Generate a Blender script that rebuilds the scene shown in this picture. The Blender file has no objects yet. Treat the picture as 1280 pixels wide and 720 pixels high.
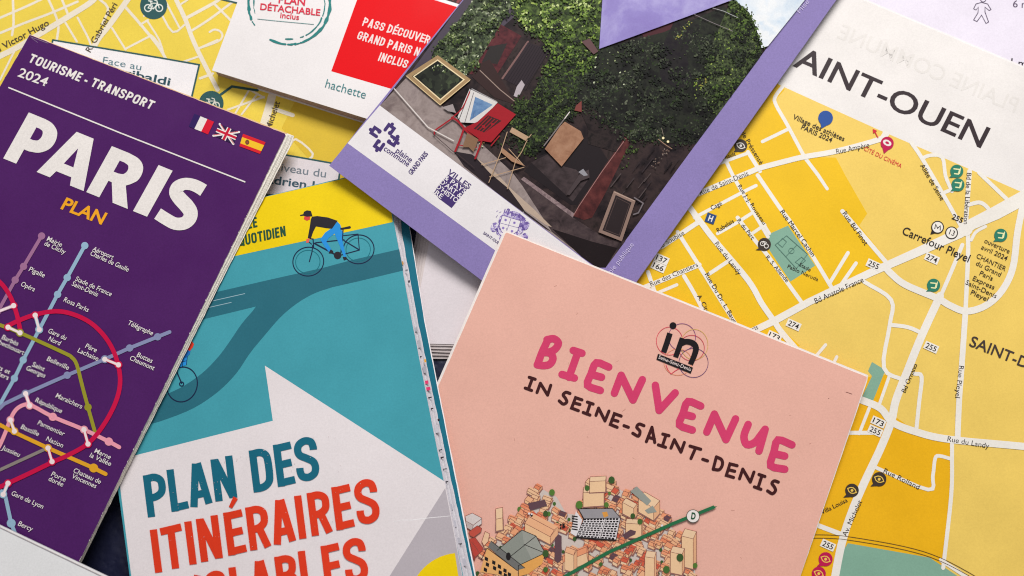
import bpy, bmesh, math, random
import numpy as np
random.seed(7)

# ------------------------------------------------------------------ camera, light, exposure
scene = bpy.context.scene
COL = scene.collection
FPX, TILT, DIST = 924.0, math.radians(12.0), 0.31        # focal length in 1280-wide pixels, tilt from straight down, metres
CAM = (0.0, -DIST * math.sin(TILT), DIST * math.cos(TILT))
cam = bpy.data.cameras.new("camera")
cam.sensor_width, cam.lens = 36.0, 36.0 * FPX / 1280.0
cam.clip_start, cam.clip_end = 0.01, 20.0
cam.dof.use_dof, cam.dof.focus_distance, cam.dof.aperture_fstop = True, 0.302, 9.0
cam_o = bpy.data.objects.new("camera", cam); COL.objects.link(cam_o)
cam_o.location, cam_o.rotation_euler = CAM, (TILT, 0, 0)
scene.camera = cam_o

world = bpy.data.worlds.new("World"); scene.world = world; world.use_nodes = True
bg = world.node_tree.nodes["Background"]
bg.inputs["Color"].default_value = (0.98, 0.96, 0.99, 1); bg.inputs["Strength"].default_value = 0.28

def area_lamp(name, loc, aim, sx, sy, power, color):
    l = bpy.data.lights.new(name, 'AREA'); l.shape = 'RECTANGLE'; l.size, l.size_y = sx, sy
    l.energy, l.color = power, color
    o = bpy.data.objects.new(name, l); COL.objects.link(o); o.location = loc
    d = np.array(aim) - np.array(loc)
    from mathutils import Vector
    o.rotation_euler = Vector(d).to_track_quat('-Z', 'Y').to_euler()
    return o
area_lamp("window_light", (0.16, 0.98, 0.92), (0.05, 0.0, 0.0), 0.80, 0.50, 20.6, (1.0, 0.98, 0.945))

scene.view_settings.view_transform = 'Standard'; scene.view_settings.look = 'None'
scene.view_settings.exposure = 0.0; scene.view_settings.gamma = 1.0
scene.render.engine = 'CYCLES'
scene.cycles.use_denoising = True
scene.cycles.max_bounces = 6
scene.cycles.filter_width = 1.1

# ------------------------------------------------------------------ pixels of the photo <-> the sheets they lie on
def unproject(px, py, z):
    xc, yc = (px - 640.0) / FPX, -(py - 360.0) / FPX
    dx, dy, dz = xc, yc * math.cos(TILT) + math.sin(TILT), yc * math.sin(TILT) - math.cos(TILT)
    t = (z - CAM[2]) / dz
    return CAM[0] + dx * t, CAM[1] + dy * t

# ------------------------------------------------------------------ materials
def lin(c):
    c = c / 255.0
    return c / 12.92 if c <= 0.04045 else ((c + 0.055) / 1.055) ** 2.4
KALB = 1.10
MATS = {}
def albedo(c):
    l = [lin(v) for v in c]; k = min(KALB, 0.88 / max(l)); return [v * k for v in l]
def node(nt, t, **kw):
    n = nt.nodes.new(t)
    for k, v in kw.items():
        if hasattr(n, k): setattr(n, k, v)
        else: n.inputs[k].default_value = v
    return n
def ink(rgb, rough=0.5, spec=0.18, mottle=0.05, grain=0.022, bump=0.10, name=None, cloud=None, voro=None):
    """printed paper: flat colour, fine fibre grain, faint broad mottling; cloud / voro give printed textures"""
    key = (rgb, rough, spec, mottle, grain, bump, cloud, voro)
    if key in MATS: return MATS[key]
    m = bpy.data.materials.new(name or "ink_%d_%d_%d" % rgb); m.use_nodes = True
    nt = m.node_tree; b = nt.nodes["Principled BSDF"]
    b.inputs["Roughness"].default_value = rough
    b.inputs["Specular IOR Level"].default_value = spec
    base = albedo(rgb)
    tc = node(nt, 'ShaderNodeTexCoord')
    L = nt.links.new
    n1 = node(nt, 'ShaderNodeTexNoise', **{"Scale": 1500.0, "Detail": 3.0, "Roughness": 0.7})
    n2 = node(nt, 'ShaderNodeTexNoise', **{"Scale": 38.0, "Detail": 4.0, "Roughness": 0.6})
    L(tc.outputs["Object"], n1.inputs["Vector"]); L(tc.outputs["Object"], n2.inputs["Vector"])
    a = node(nt, 'ShaderNodeMapRange', **{"From Min": 0.3, "From Max": 0.7, "To Min": 1 - 2.4 * grain, "To Max": 1 + 2.4 * grain})
    c = node(nt, 'ShaderNodeMapRange', **{"From Min": 0.3, "From Max": 0.7, "To Min": 1 - mottle, "To Max": 1 + mottle})
    L(n1.outputs["Fac"], a.inputs["Value"]); L(n2.outputs["Fac"], c.inputs["Value"])
    mu = node(nt, 'ShaderNodeMath', operation='MULTIPLY'); L(a.outputs[0], mu.inputs[0]); L(c.outputs[0], mu.inputs[1])
    vm = node(nt, 'ShaderNodeVectorMath', operation='SCALE'); L(mu.outputs[0], vm.inputs["Scale"])
    if cloud or voro:
        src = cloud or voro
        if cloud:
            t = node(nt, 'ShaderNodeTexNoise', **{"Scale": src[0], "Detail": 5.0, "Roughness": 0.62, "Distortion": 0.4})
            L(tc.outputs["Object"], t.inputs["Vector"]); fac = t.outputs["Fac"]; lo, hi = 0.32, 0.68
        else:
            t = node(nt, 'ShaderNodeTexVoronoi', **{"Scale": src[0], "Randomness": 1.0})
            L(tc.outputs["Object"], t.inputs["Vector"])
            sp = node(nt, 'ShaderNodeSeparateColor'); L(t.outputs["Color"], sp.inputs[0])
            t2 = node(nt, 'ShaderNodeTexNoise', **{"Scale": src[0] * 0.16, "Detail": 3.0}); L(tc.outputs["Object"], t2.inputs["Vector"])
            mm = node(nt, 'ShaderNodeMath', operation='MULTIPLY'); L(sp.outputs[0], mm.inputs[0]); L(t2.outputs["Fac"], mm.inputs[1])
            fac = mm.outputs[0]; lo, hi = 0.05, 0.6
        r = node(nt, 'ShaderNodeValToRGB'); cols = src[1]
        for i, cc in enumerate(cols):
            pos = lo + (hi - lo) * i / (len(cols) - 1)
            e = r.color_ramp.elements[i] if i < 2 else r.color_ramp.elements.new(pos)
            e.position = pos; e.color = albedo(cc) + [1]
        L(fac, r.inputs["Fac"]); L(r.outputs["Color"], vm.inputs[0])
    else:
        vm.inputs[0].default_value = base
    L(vm.outputs[0], b.inputs["Base Color"])
    rr = node(nt, 'ShaderNodeMapRange', **{"From Min": 0.3, "From Max": 0.7, "To Min": rough - .1, "To Max": rough + .1}); L(n2.outputs["Fac"], rr.inputs["Value"]); L(rr.outputs[0], b.inputs["Roughness"])
    if bump:
        bp = node(nt, 'ShaderNodeBump', **{"Strength": bump, "Distance": 0.00006}); L(n1.outputs["Fac"], bp.inputs["Height"])
        L(bp.outputs[0], b.inputs["Normal"])
    MATS[key] = m
    return m

# ------------------------------------------------------------------ things and their parts
class Thing:
    def __init__(self, name, label, cat, corners, base_px, group=None, bumps=(), thick=0.0):
        """corners: (px, py, z in mm) points its top face passes through; bumps: (px, py, radius px, mm) swellings of the paper"""
        P = []
        for x, y, z in corners:
            w = unproject(x, y, z / 1000); P.append((w[0], w[1], z / 1000))
        A = np.array([[1, p[0], p[1]] for p in P]); Z = np.array([p[2] for p in P])
        self.pl = np.linalg.lstsq(A, Z, rcond=None)[0]
        self.bumps = []
        for x, y, r, a in bumps:
            w = unproject(x, y, 0.005); self.bumps.append((w[0], w[1], r * DIST / FPX, a / 1000))
        self.k = 2.0e-5; self.parts = []
        e = bpy.data.objects.new(name, None); COL.objects.link(e); e.empty_display_size = 0.01
        bx, by, _ = self.at(*base_px)
        self.loc = (bx, by, self.h(bx, by) - thick)
        e.location = self.loc; e["label"] = label; e["category"] = cat
        if group: e["group"] = group
        self.e = e
    def h(self, x, y):
        z = self.pl[0] + self.pl[1] * x + self.pl[2] * y
        for bx, by, r, a in self.bumps: z += a * math.exp(-((x - bx) ** 2 + (y - by) ** 2) / (r * r))
        return z
    def at(self, px, py, off=0.0):
        z = 0.005
        for _ in range(5):
            x, y = unproject(px, py, z); z = self.h(x, y) + off
        return x, y, z

class Part:
    def __init__(self, thing, name, parent=None, label=None, step=1.6e-6):
        self.t, self.name, self.parent, self.label, self.step = thing, name, parent, label, step
        self.v, self.f, self.mi, self.sm, self.mats = [], [], [], [], []
    def _m(self, m):
        if m not in self.mats: self.mats.append(m)
        return self.mats.index(m)
    def up(self):
        self.t.k += self.step; return self.t.k
    def raw(self, pts, faces, m, off=None):
        """pts in photo pixels on this sheet, faces index them"""
        if off is None:
            if max(max(p[i] for p in pts) - min(p[i] for p in pts) for i in (0, 1)) > 40 and len(pts) == len(faces[0]): self.t.k += 5e-6
            off = self.up()
        n = len(self.v)
        for p in pts:
            x, y, _ = self.t.at(p[0], p[1], off); self.v.append((x, y, off))
        i = self._m(m)
        for f in faces: self.f.append([n + q for q in f]); self.mi.append(i); self.sm.append(True)
    def poly(self, pts, m, off=None): self.raw(pts, [list(range(len(pts)))], m, off)
    def stroke(self, pts, w, m, closed=False, cap='round', smooth=0, off=None):
        if smooth: pts = catmull(pts, smooth, closed)
        if isinstance(w, list) and len(w) != len(pts): w = list(np.interp(np.linspace(0, 1, len(pts)), np.linspace(0, 1, len(w)), w))
        v, f = ribbon(pts, w, closed, cap); self.raw(v, f, m, off)
    def disc(self, c, r, m, ry=None, rot=0.0, n=22, off=None):
        self.poly(circle(c, r, ry, rot, n), m, off)
    def ring(self, c, r, w, m, ry=None, rot=0.0, n=36, off=None): self.stroke(circle(c, r, ry, rot, n), w, m, closed=True, off=off)
    def slab(self, outline, top, thick, m_top, m_side, jitter=0.0, seg=9.0, ref=None):
        """a sheet or block: outline in pixels, top and thickness in metres relative to the sheet's own height"""
        pts = []
        for i, a in enumerate(outline):
            b = outline[(i + 1) % len(outline)]; L = math.hypot(b[0] - a[0], b[1] - a[1]); n = max(1, int(L / seg))
            for k in range(n):
                t = k / n; j = jitter if k else 0.0
                pts.append((a[0] + (b[0] - a[0]) * t + random.uniform(-j, j), a[1] + (b[1] - a[1]) * t + random.uniform(-j, j)))
        xy = [self.t.at(p[0], p[1], top if ref is None else ref)[:2] for p in pts]; n = len(xy); o = len(self.v)
        self.v += [(x, y, top) for x, y in xy] + [(x, y, top - thick) for x, y in xy] + [(x, y, top) for x, y in xy] + [(x, y, top - thick) for x, y in xy]
        it, is_ = self._m(m_top), self._m(m_side)
        self.f.append([o + i for i in range(n)]); self.mi.append(it); self.sm.append(True)
        self.f.append([o + n + i for i in reversed(range(n))]); self.mi.append(is_); self.sm.append(True)
        for i in range(n):
            j = (i + 1) % n
            self.f.append([o + 2 * n + i, o + 3 * n + i, o + 3 * n + j, o + 2 * n + j]); self.mi.append(is_); self.sm.append(False)
    def text(self, s, p0, p1, cap, m, bold=0.0, lean=0.0, flip=False, off=None, stretch=None):
        """s on the baseline p0 -> p1 (fitted), cap height in pixels; lean tilts the uprights"""
        V, F, W, H = glyphs(s, bold)
        dx, dy = p1[0] - p0[0], p1[1] - p0[1]; L = math.hypot(dx, dy); dx, dy = dx / L, dy / L
        ux, uy = dy, -dx
        if flip: ux, uy = -ux, -uy
        k = L / W if stretch is None else stretch
        q = cap / H
        self.raw([(p0[0] + dx * (u * k + lean * v * q) + ux * v * q, p0[1] + dy * (u * k + lean * v * q) + uy * v * q) for u, v in V], F, m, off)
    def build(self):
        bm = bmesh.new(); vs = [bm.verts.new(p) for p in self.v]
        for f, i, s in zip(self.f, self.mi, self.sm):
            try: fc = bm.faces.new([vs[q] for q in f])
            except ValueError: continue
            fc.material_index = i; fc.smooth = s
        bmesh.ops.recalc_face_normals(bm, faces=[f for f in bm.faces if not f.smooth])
        for f in bm.faces:
            f.normal_update()
            if f.smooth and f.normal.z < 0 and not self._under(f): f.normal_flip()
        bmesh.ops.triangulate(bm, faces=[f for f in bm.faces if len(f.verts) > 4])
        if self.t.bumps:
            xs = [v.co.x for v in bm.verts]; ys = [v.co.y for v in bm.verts]; g = 0.0035
            for ax, lo, hi in ((0, min(xs), max(xs)), (1, min(ys), max(ys))):
                c = math.floor(lo / g) * g + g
                while c < hi:
                    co = (c, 0, 0) if ax == 0 else (0, c, 0); no = (1, 0, 0) if ax == 0 else (0, 1, 0)
                    bmesh.ops.bisect_plane(bm, geom=bm.verts[:] + bm.edges[:] + bm.faces[:], plane_co=co, plane_no=no, dist=1e-7)
                    c += g
        for v in bm.verts:
            v.co = (v.co.x - self.t.loc[0], v.co.y - self.t.loc[1], self.t.h(v.co.x, v.co.y) + v.co.z - self.t.loc[2])
        me = bpy.data.meshes.new(self.name); bm.to_mesh(me); bm.free()
        for m in self.mats: me.materials.append(m)
        o = bpy.data.objects.new(self.name, me); COL.objects.link(o)
        o.parent = self.parent or self.t.e
        if self.label: o["label"] = self.label
        return o
    def _under(self, f): return False

class Words:
    """each text call becomes one part of its own"""
    def __init__(self, thing, name, parent=None): self.t, self.name, self.parent = thing, name, parent
    def text(self, *a, **kw):
        p = Part(self.t, self.name, self.parent, step=5e-7); p.text(*a, **kw); p.build()

def catmull(p, n=6, closed=False):
    if len(p) < 3: return list(p)
    if closed: q = [p[-1]] + list(p) + [p[0], p[1]]
    else: q = [(2 * p[0][0] - p[1][0], 2 * p[0][1] - p[1][1])] + list(p) + [(2 * p[-1][0] - p[-2][0], 2 * p[-1][1] - p[-2][1])]
    out = []
    for i in range(1, len(q) - 2):
        for k in range(n):
            t = k / n; a, b, c, d = q[i - 1], q[i], q[i + 1], q[i + 2]
            out.append(tuple(0.5 * (2 * b[j] + (c[j] - a[j]) * t + (2 * a[j] - 5 * b[j] + 4 * c[j] - d[j]) * t * t + (3 * b[j] - a[j] - 3 * c[j] + d[j]) * t ** 3) for j in (0, 1)))
    if not closed: out.append(tuple(p[-1]))
    return out
def circle(c, r, ry=None, rot=0.0, n=22):
    ry = ry or r; cr, sr = math.cos(rot), math.sin(rot)
    return [(c[0] + r * math.cos(a) * cr - ry * math.sin(a) * sr, c[1] + r * math.cos(a) * sr + ry * math.sin(a) * cr) for a in (2 * math.pi * i / n for i in range(n))]
def ribbon(p, w, closed=False, cap='round'):
    n = len(p); W = w if isinstance(w, (list, tuple)) else [w] * n
    seg = []
    for i in range(n if closed else n - 1):
        a, b = p[i], p[(i + 1) % n]; L = math.hypot(b[0] - a[0], b[1] - a[1]) or 1e-6
        seg.append(((b[0] - a[0]) / L, (b[1] - a[1]) / L))
    v, f = [], []
    for i in range(n):
        s0 = seg[i - 1] if (closed or i > 0) else seg[0]
        s1 = seg[i % len(seg)] if (closed or i < n - 1) else seg[-1]
        nx, ny = -(s0[1] + s1[1]), s0[0] + s1[0]; L = math.hypot(nx, ny) or 1e-6; nx, ny = nx / L, ny / L
        k = min(1.6, 1 / max(0.2, nx * -s1[1] + ny * s1[0])); h = W[i] / 2 * k
        v += [(p[i][0] + nx * h, p[i][1] + ny * h), (p[i][0] - nx * h, p[i][1] - ny * h)]
    for i in range(n if closed else n - 1):
        j = (i + 1) % n; f.append([2 * i, 2 * i + 1, 2 * j + 1, 2 * j])
    if cap == 'round' and not closed:
        for i, sgn in ((0, -1), (n - 1, 1)):
            s = seg[0] if i == 0 else seg[-1]; a0 = math.atan2(s[1] * sgn, s[0] * sgn); h = W[i] / 2; idx = []
            left, right = 2 * i, 2 * i + 1
            c = []
            for q in range(1, 6):
                a = a0 + math.pi / 2 - math.pi * q / 6
                c.append(len(v)); v.append((p[i][0] + h * math.cos(a), p[i][1] + h * math.sin(a)))
            f.append([left] + c + [right] if sgn > 0 else [right] + c + [left])
    return v, f
GC = {}
def glyphs(s, bold):
    if (s, bold) in GC: return GC[(s, bold)]
    def mesh_of(t):
        c = bpy.data.curves.new("lettering", 'FONT'); c.body = t; c.size = 1; c.offset = bold; c.resolution_u = 4; c.fill_mode = 'FRONT'
        o = bpy.data.objects.new("lettering", c); COL.objects.link(o)
        dg = bpy.context.evaluated_depsgraph_get(); ev = o.evaluated_get(dg); me = ev.to_mesh()
        V = [(v.co.x, v.co.y) for v in me.vertices]; F = [list(q.vertices) for q in me.polygons]
        ev.to_mesh_clear(); bpy.data.objects.remove(o); bpy.data.curves.remove(c)
        return V, F
    if "H" not in GC:
        V, _ = mesh_of("H"); GC["H"] = max(v[1] for v in V)
    V, F = mesh_of(s)
    x0, x1 = min(v[0] for v in V), max(v[0] for v in V)
    GC[(s, bold)] = ([(v[0] - x0, v[1]) for v in V], F, x1 - x0, GC["H"])
    return GC[(s, bold)]
def inside(p, poly):
    r = False; j = len(poly) - 1
    for i in range(len(poly)):
        a, b = poly[i], poly[j]
        if (a[1] > p[1]) != (b[1] > p[1]) and p[0] < (b[0] - a[0]) * (p[1] - a[1]) / (b[1] - a[1]) + a[0]: r = not r
        j = i
    return r
def ps(*a): return list(zip(a[0::2], a[1::2]))
def z4(x0, y0, *a): return [(x0 + a[i] / 4, y0 + a[i + 1] / 4) for i in range(0, len(a), 2)]   # from a 4x enlargement of the photo

# hand-drawn stroke lettering for the condensed headlines
def letters(part, O, du, up, glyph, w, m, cap='butt'):
    """stroke lettering: glyph = list of (u0, u1, strokes in a unit box); O baseline origin, du per pixel of baseline, up = cap vector"""
    for u0, u1, strokes in glyph:
        for st in strokes:
            sm = 0
            if st and st[0] == 's': sm, st = 5, st[1:]
            pts = [(O[0] + du[0] * (u0 + (u1 - u0) * a) + up[0] * b, O[1] + du[1] * (u0 + (u1 - u0) * a) + up[1] * b) for a, b in st]
            part.stroke(pts, w, m, smooth=sm, cap=cap)
SK = {'P': [[(.18, 0), (.18, 1)], ['s', (.1, .91), (.5, .91), (.76, .82), (.82, .68), (.76, .53), (.5, .45), (.1, .45)]],
      'L': [[(.2, 0), (.2, 1)], [(.2, .09), (1, .09)]],
      'A': [[(.17, 0), (.46, 1)], [(.83, 0), (.54, 1)], [(.3, .27), (.7, .27)]],
      'N': [[(.17, 0), (.17, 1)], [(.83, 0), (.83, 1)], [(.2, .97), (.8, .03)]],
      'D': [[(.18, 0), (.18, 1)], ['s', (.1, .91), (.5, .91), (.76, .82), (.83, .66), (.83, .34), (.76, .18), (.5, .09), (.1, .09)]],
      'E': [[(.2, 0), (.2, 1)], [(.2, .91), (1, .91)], [(.2, .51), (.92, .51)], [(.2, .09), (1, .09)]],
      'S': [['s', (.84, .68), (.84, .76), (.76, .88), (.5, .93), (.24, .87), (.16, .74), (.24, .62), (.5, .52), (.76, .41), (.84, .27), (.76, .13), (.5, .07), (.24, .12), (.16, .24), (.16, .33)]],
      'I': [[(.5, 0), (.5, 1)]], 'T': [[(.5, 0), (.5, .95)], [(0, .91), (1, .91)]],
      'R': [[(.18, 0), (.18, 1)], ['s', (.1, .91), (.5, .91), (.76, .83), (.82, .7), (.76, .56), (.5, .48), (.1, .48)], [(.52, .5), (.83, 0)]],
      'C': [['s', (.84, .66), (.84, .75), (.76, .88), (.5, .93), (.24, .87), (.16, .72), (.16, .28), (.24, .13), (.5, .07), (.76, .13), (.84, .25), (.84, .34)]],
      'B': [[(.18, 0), (.18, 1)], ['s', (.1, .91), (.5, .91), (.74, .84), (.78, .73), (.72, .6), (.5, .53), (.1, .53)], ['s', (.1, .53), (.5, .53), (.76, .45), (.83, .3), (.76, .16), (.5, .09), (.1, .09)]],
      'O': [['s', (.5, .93), (.24, .87), (.16, .72), (.16, .28), (.24, .13), (.5, .07), (.76, .13), (.84, .28), (.84, .72), (.76, .87), (.5, .93)]],
      'Q': [['s', (.5, .93), (.24, .87), (.16, .72), (.16, .28), (.24, .13), (.5, .07), (.76, .13), (.84, .28), (.84, .72), (.76, .87), (.5, .93)], [(.56, .25), (.95, -.05)]],
      'U': [['s', (.17, 1), (.17, .28), (.25, .12), (.5, .06), (.75, .12), (.83, .28), (.83, 1)]],
      'V': [[(.1, 1), (.5, .03)], [(.9, 1), (.5, .03)]],
      'G': [['s', (.84, .68), (.82, .8), (.7, .91), (.5, .93), (.24, .87), (.16, .72), (.16, .28), (.24, .13), (.5, .07), (.76, .13), (.84, .26), (.84, .46)], [(.55, .46), (.9, .46)]],
      'M': [[(.12, 0), (.12, 1)], [(.88, 0), (.88, 1)], [(.14, .97), (.5, .2)], [(.86, .97), (.5, .2)]], '-': [[(-.05, .36), (1.05, .36)]],
      'Y': [[(.1, 1), (.5, .45)], [(.9, 1), (.5, .45)], [(.5, 0), (.5, .5)]]}
def set_words(part, s, p0, d, cap, pitch, w, m, lean=0.0, cap_style='round'):
    L = math.hypot(*d); d = (d[0] / L, d[1] / L); up = (d[1] * cap + d[0] * lean * cap, -d[0] * cap + d[1] * lean * cap); u = 0.0
    for ch in s:
        a = {'I': .42, ' ': .4, '-': .55, 'M': 1.3, 'L': .85, 'E': .85}.get(ch, .85 if ch == 'É' else 1.0) * pitch
        if ch != ' ':
            letters(part, p0, d, up, [(u, u + a - pitch * .18, SK['E' if ch == 'É' else ch])], w, m, cap_style)
            if ch == 'É': part.stroke([(p0[0] + d[0] * (u + a * .4) + up[0] * 1.12, p0[1] + d[1] * (u + a * .4) + up[1] * 1.12), (p0[0] + d[0] * (u + a * .6) + up[0] * 1.28, p0[1] + d[1] * (u + a * .6) + up[1] * 1.28)], w * .9, m)
        u += a

WHITE = ink((224, 219, 220)); PAPER = ink((226, 221, 217)); EDGE = ink((214, 207, 200), rough=.8, grain=.09)
BLACK = ink((42, 37, 38)); DIMEDGE = ink((185, 172, 165), rough=.85, grain=.1)

# ------------------------------------------------------------------ the surface everything lies on
def leather():
    m = bpy.data.materials.new("navy_leather"); m.use_nodes = True; nt = m.node_tree; b = nt.nodes["Principled BSDF"]; L = nt.links.new
    b.inputs["Base Color"].default_value = (0.010, 0.012, 0.040, 1); b.inputs["Roughness"].default_value = .48
    tc = node(nt, 'ShaderNodeTexCoord')
    v = node(nt, 'ShaderNodeTexVoronoi', feature='SMOOTH_F1', **{"Scale": 420.0}); n = node(nt, 'ShaderNodeTexNoise', **{"Scale": 160.0, "Detail": 5.0})
    L(tc.outputs["Object"], v.inputs["Vector"]); L(tc.outputs["Object"], n.inputs["Vector"])
    a = node(nt, 'ShaderNodeMath', operation='ADD'); L(v.outputs["Distance"], a.inputs[0]); L(n.outputs["Fac"], a.inputs[1])
    bp = node(nt, 'ShaderNodeBump', **{"Strength": .55, "Distance": .0006}); L(a.outputs[0], bp.inputs["Height"]); L(bp.outputs[0], b.inputs["Normal"])
    return m
bm = bmesh.new(); bmesh.ops.create_grid(bm, x_segments=8, y_segments=8, size=0.6)
me = bpy.data.meshes.new("leather_surface"); bm.to_mesh(me); bm.free(); me.materials.append(leather())
surf = bpy.data.objects.new("leather_surface", me); COL.objects.link(surf); surf["kind"] = "structure"
surf["label"] = "dark navy blue leather surface showing between the leaflets"; surf["category"] = "leather surface"

# ------------------------------------------------------------------ yellow street map, top left
def yellow_map():
    t = Thing("street_map", "open yellow street map with dark green bicycle circles, beneath the white guidebook", "map",
              [(0, 0, .8), (480, 0, .8), (300, 250, .8)], (230, 100), bumps=[(210, 60, 120, .7), (60, 20, 90, -.4), (350, 170, 70, .5)], thick=.0004)
    Y, R, G, D = ink((224, 198, 76), rough=.6), ink((224, 214, 196), rough=.6), ink((46, 84, 86)), ink((78, 66, 52))
    s = Part(t, "sheet"); s.slab(ps(-90, -90, 480, -90, 462, 235, 420, 300, -90, 300), 0, .0004, Y, EDGE); s.build()
    p = Part(t, "street_print")
    Y_SHADE = ink((212, 180, 56), rough=.6)
    p.poly(ps(368, 128, 482, 100, 470, 240, 400, 215, 352, 160), Y_SHADE)  # deeper yellow patch paints in the shade between guidebook and brochure
    for w, pts in ((3, (-4, 24, 33, 8, 58, -4)), (3, (16, -4, 17, 28, 15, 44)), (3, (58, -6, 69, 18, 73, 33, 71, 50)), (3, (76, -4, 85, 18)),
                   (2.6, (97, 22, 110, 47, 114, 58)), (3, (-4, 43, 30, 29, 62, 17, 97, 2)), (2.6, (81, 27, 96, 52)), (3.6, (156, 8, 177, 32, 198, 58, 207, 73)),
                   (2.6, (140, 35, 157, 62)), (2.6, (157, 61, 184, 47, 190, 45, 200, 57)), (2.6, (175, 31, 185, 25)), (2.4, (184, 26, 199, 50, 206, 73)),
                   (2.6, (207, 2, 224, 34)), (2.6, (200, 14, 216, 40, 233, 29)), (4, (232, 23, 267, 4, 277, -3)), (3, (237, 40, 262, 24, 290, 3)),
                   (3, (267, 4, 290, 27)), (2.6, (262, 40, 268, 37, 275, 39, 278, 45, 272, 52, 247, 61)), (2.6, (227, 78, 250, 70)), (3.2, (250, 98, 266, 92)),
                   (2.6, (285, 137, 330, 121)), (2.4, (311, 113, 294, 142)), (2.4, (322, 117, 302, 143)), (2.4, (330, 122, 312, 112)), (2.6, (245, 62, 272, 50)),
                   (2.6, (362, 183, 370, 174, 391, 192, 382, 202)), (5, (345, 137, 366, 144)), (2.4, (0, 100, 20, 60)),
                   (2.4, (180, 20, 207, 2)), (2.4, (222, 8, 240, -4)), (3, (120, -4, 135, 10, 128, 30))):
        p.stroke(ps(*pts), w, R, smooth=3)
    for w, pts in ((7, (-6, 73, 22, 59, 57, 38, 85, 21, 112, 4, 122, -6)), (7, (112, 72, 122, 50, 137, 31, 162, -4)),
                   (5.5, (218, -5, 232, 25, 240, 47, 252, 73, 272, 112)), (10, (340, 120, 336, 135, 329, 158))):
        p.stroke(ps(*pts), w, R, smooth=4)
    p.build()
    for q, fill in ((ps(66, 50, 249, 81, 233, 150, 50, 120), (230, 226, 228)), (ps(330, 189, 426, 206, 420, 248, 322, 243), (214, 206, 210)), (ps(262, -26, 268, -3, 331, 12, 336, -18), (228, 224, 226))):
        c = Part(t, "callout_box"); c.poly(q, ink(fill)); c.stroke(q + [q[0]], 2.2, G); c.build()
    c = Part(t, "callout_pointer"); c.stroke(ps(276, 118, 290, 108, 322, 113), 3, G); c.build()
    for cx, cy, r, col in ((192, 7, 17, (222, 224, 216)), (264, 129, 15.5, (205, 205, 196))):
        i = Part(t, "bicycle_symbol")
        i.disc((cx, cy), r, G, n=30); w = ink(col); k = r / 17.0
        def q(*a): return [(cx + a[j] * k, cy + a[j + 1] * k) for j in range(0, len(a), 2)]
        for bx in (-7, 7): i.ring(q(bx, 3)[0], 4.3 * k, 1.3, w, n=20)
        i.stroke(q(-7, 3, -3, -3, 5, -3, 0, 4, -4, -5), 1.2, w); i.stroke(q(0, 4, -7, 3), 1.2, w); i.stroke(q(7, 3, 4, -6, 1, -7), 1.2, w); i.stroke(q(-6, -6, -2, -5.4), 1.4, w)
        i.build()
    l = Words(t, "street_name")
    l.text("Bd Victor Hugo", (-9, 69), (62, 31), 8, D, .012); l.text("R. Gabriel Péri", (113, 66), (147, 6), 7.6, D, .012); l.text("Av. Michelet", (333, 178), (350, 128), 7.6, ink((84, 70, 56)), .012)
    l = Words(t, "callout_lettering")
    l.text("Face au", (128, 79), (176, 88), 8.5, ink((84, 120, 130))); l.text("Garibaldi", (127, 89), (212, 107), 9.5, ink((44, 76, 88)), .02)
    l.text("Niveau du", (338, 212), (407, 222), 10, ink((112, 122, 132)), .006); l.text("Adrien L.", (328, 228), (402, 238), 10, ink((56, 82, 96)), .02)
yellow_map()

# ------------------------------------------------------------------ white leaflet, top right
def route_leaflet():
    t = Thing("leaflet", "pale lilac-white leaflet with a walking figure outline, behind the large orange map", "leaflet",
              [(1000, 0, .5), (1280, 0, .5), (1280, 100, .5)], (1200, 20), thick=.0003)
    W = ink((224, 217, 230)); D = ink((86, 74, 96))
    s = Part(t, "sheet"); s.slab(ps(1010, -90, 1420, -90, 1420, 180, 1200, 120, 1010, 10), 0, .0003, W, EDGE); s.build()
    p = Part(t, "walking_symbol")
    p.stroke(z4(960, 0, 1040, 20, 1068, 12, 1098, 20, 1115, 48, 1106, 53, 1085, 36, 1085, 60, 1103, 110, 1090, 118, 1068, 76, 1045, 108, 1028, 100, 1050, 64, 1052, 36, 1040, 50, 1028, 44), 1.1, D, closed=True)
    p.ring((1229, -1), 3.4, 1.1, D); p.build()
    l = Words(t, "lettering"); l.text("6 min", (1266, 9), (1296, 11), 9, D, .006); l.text("1 min", (1263, 82), (1293, 86), 9.5, ink((50, 44, 52)), .012)
route_leaflet()

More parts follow.
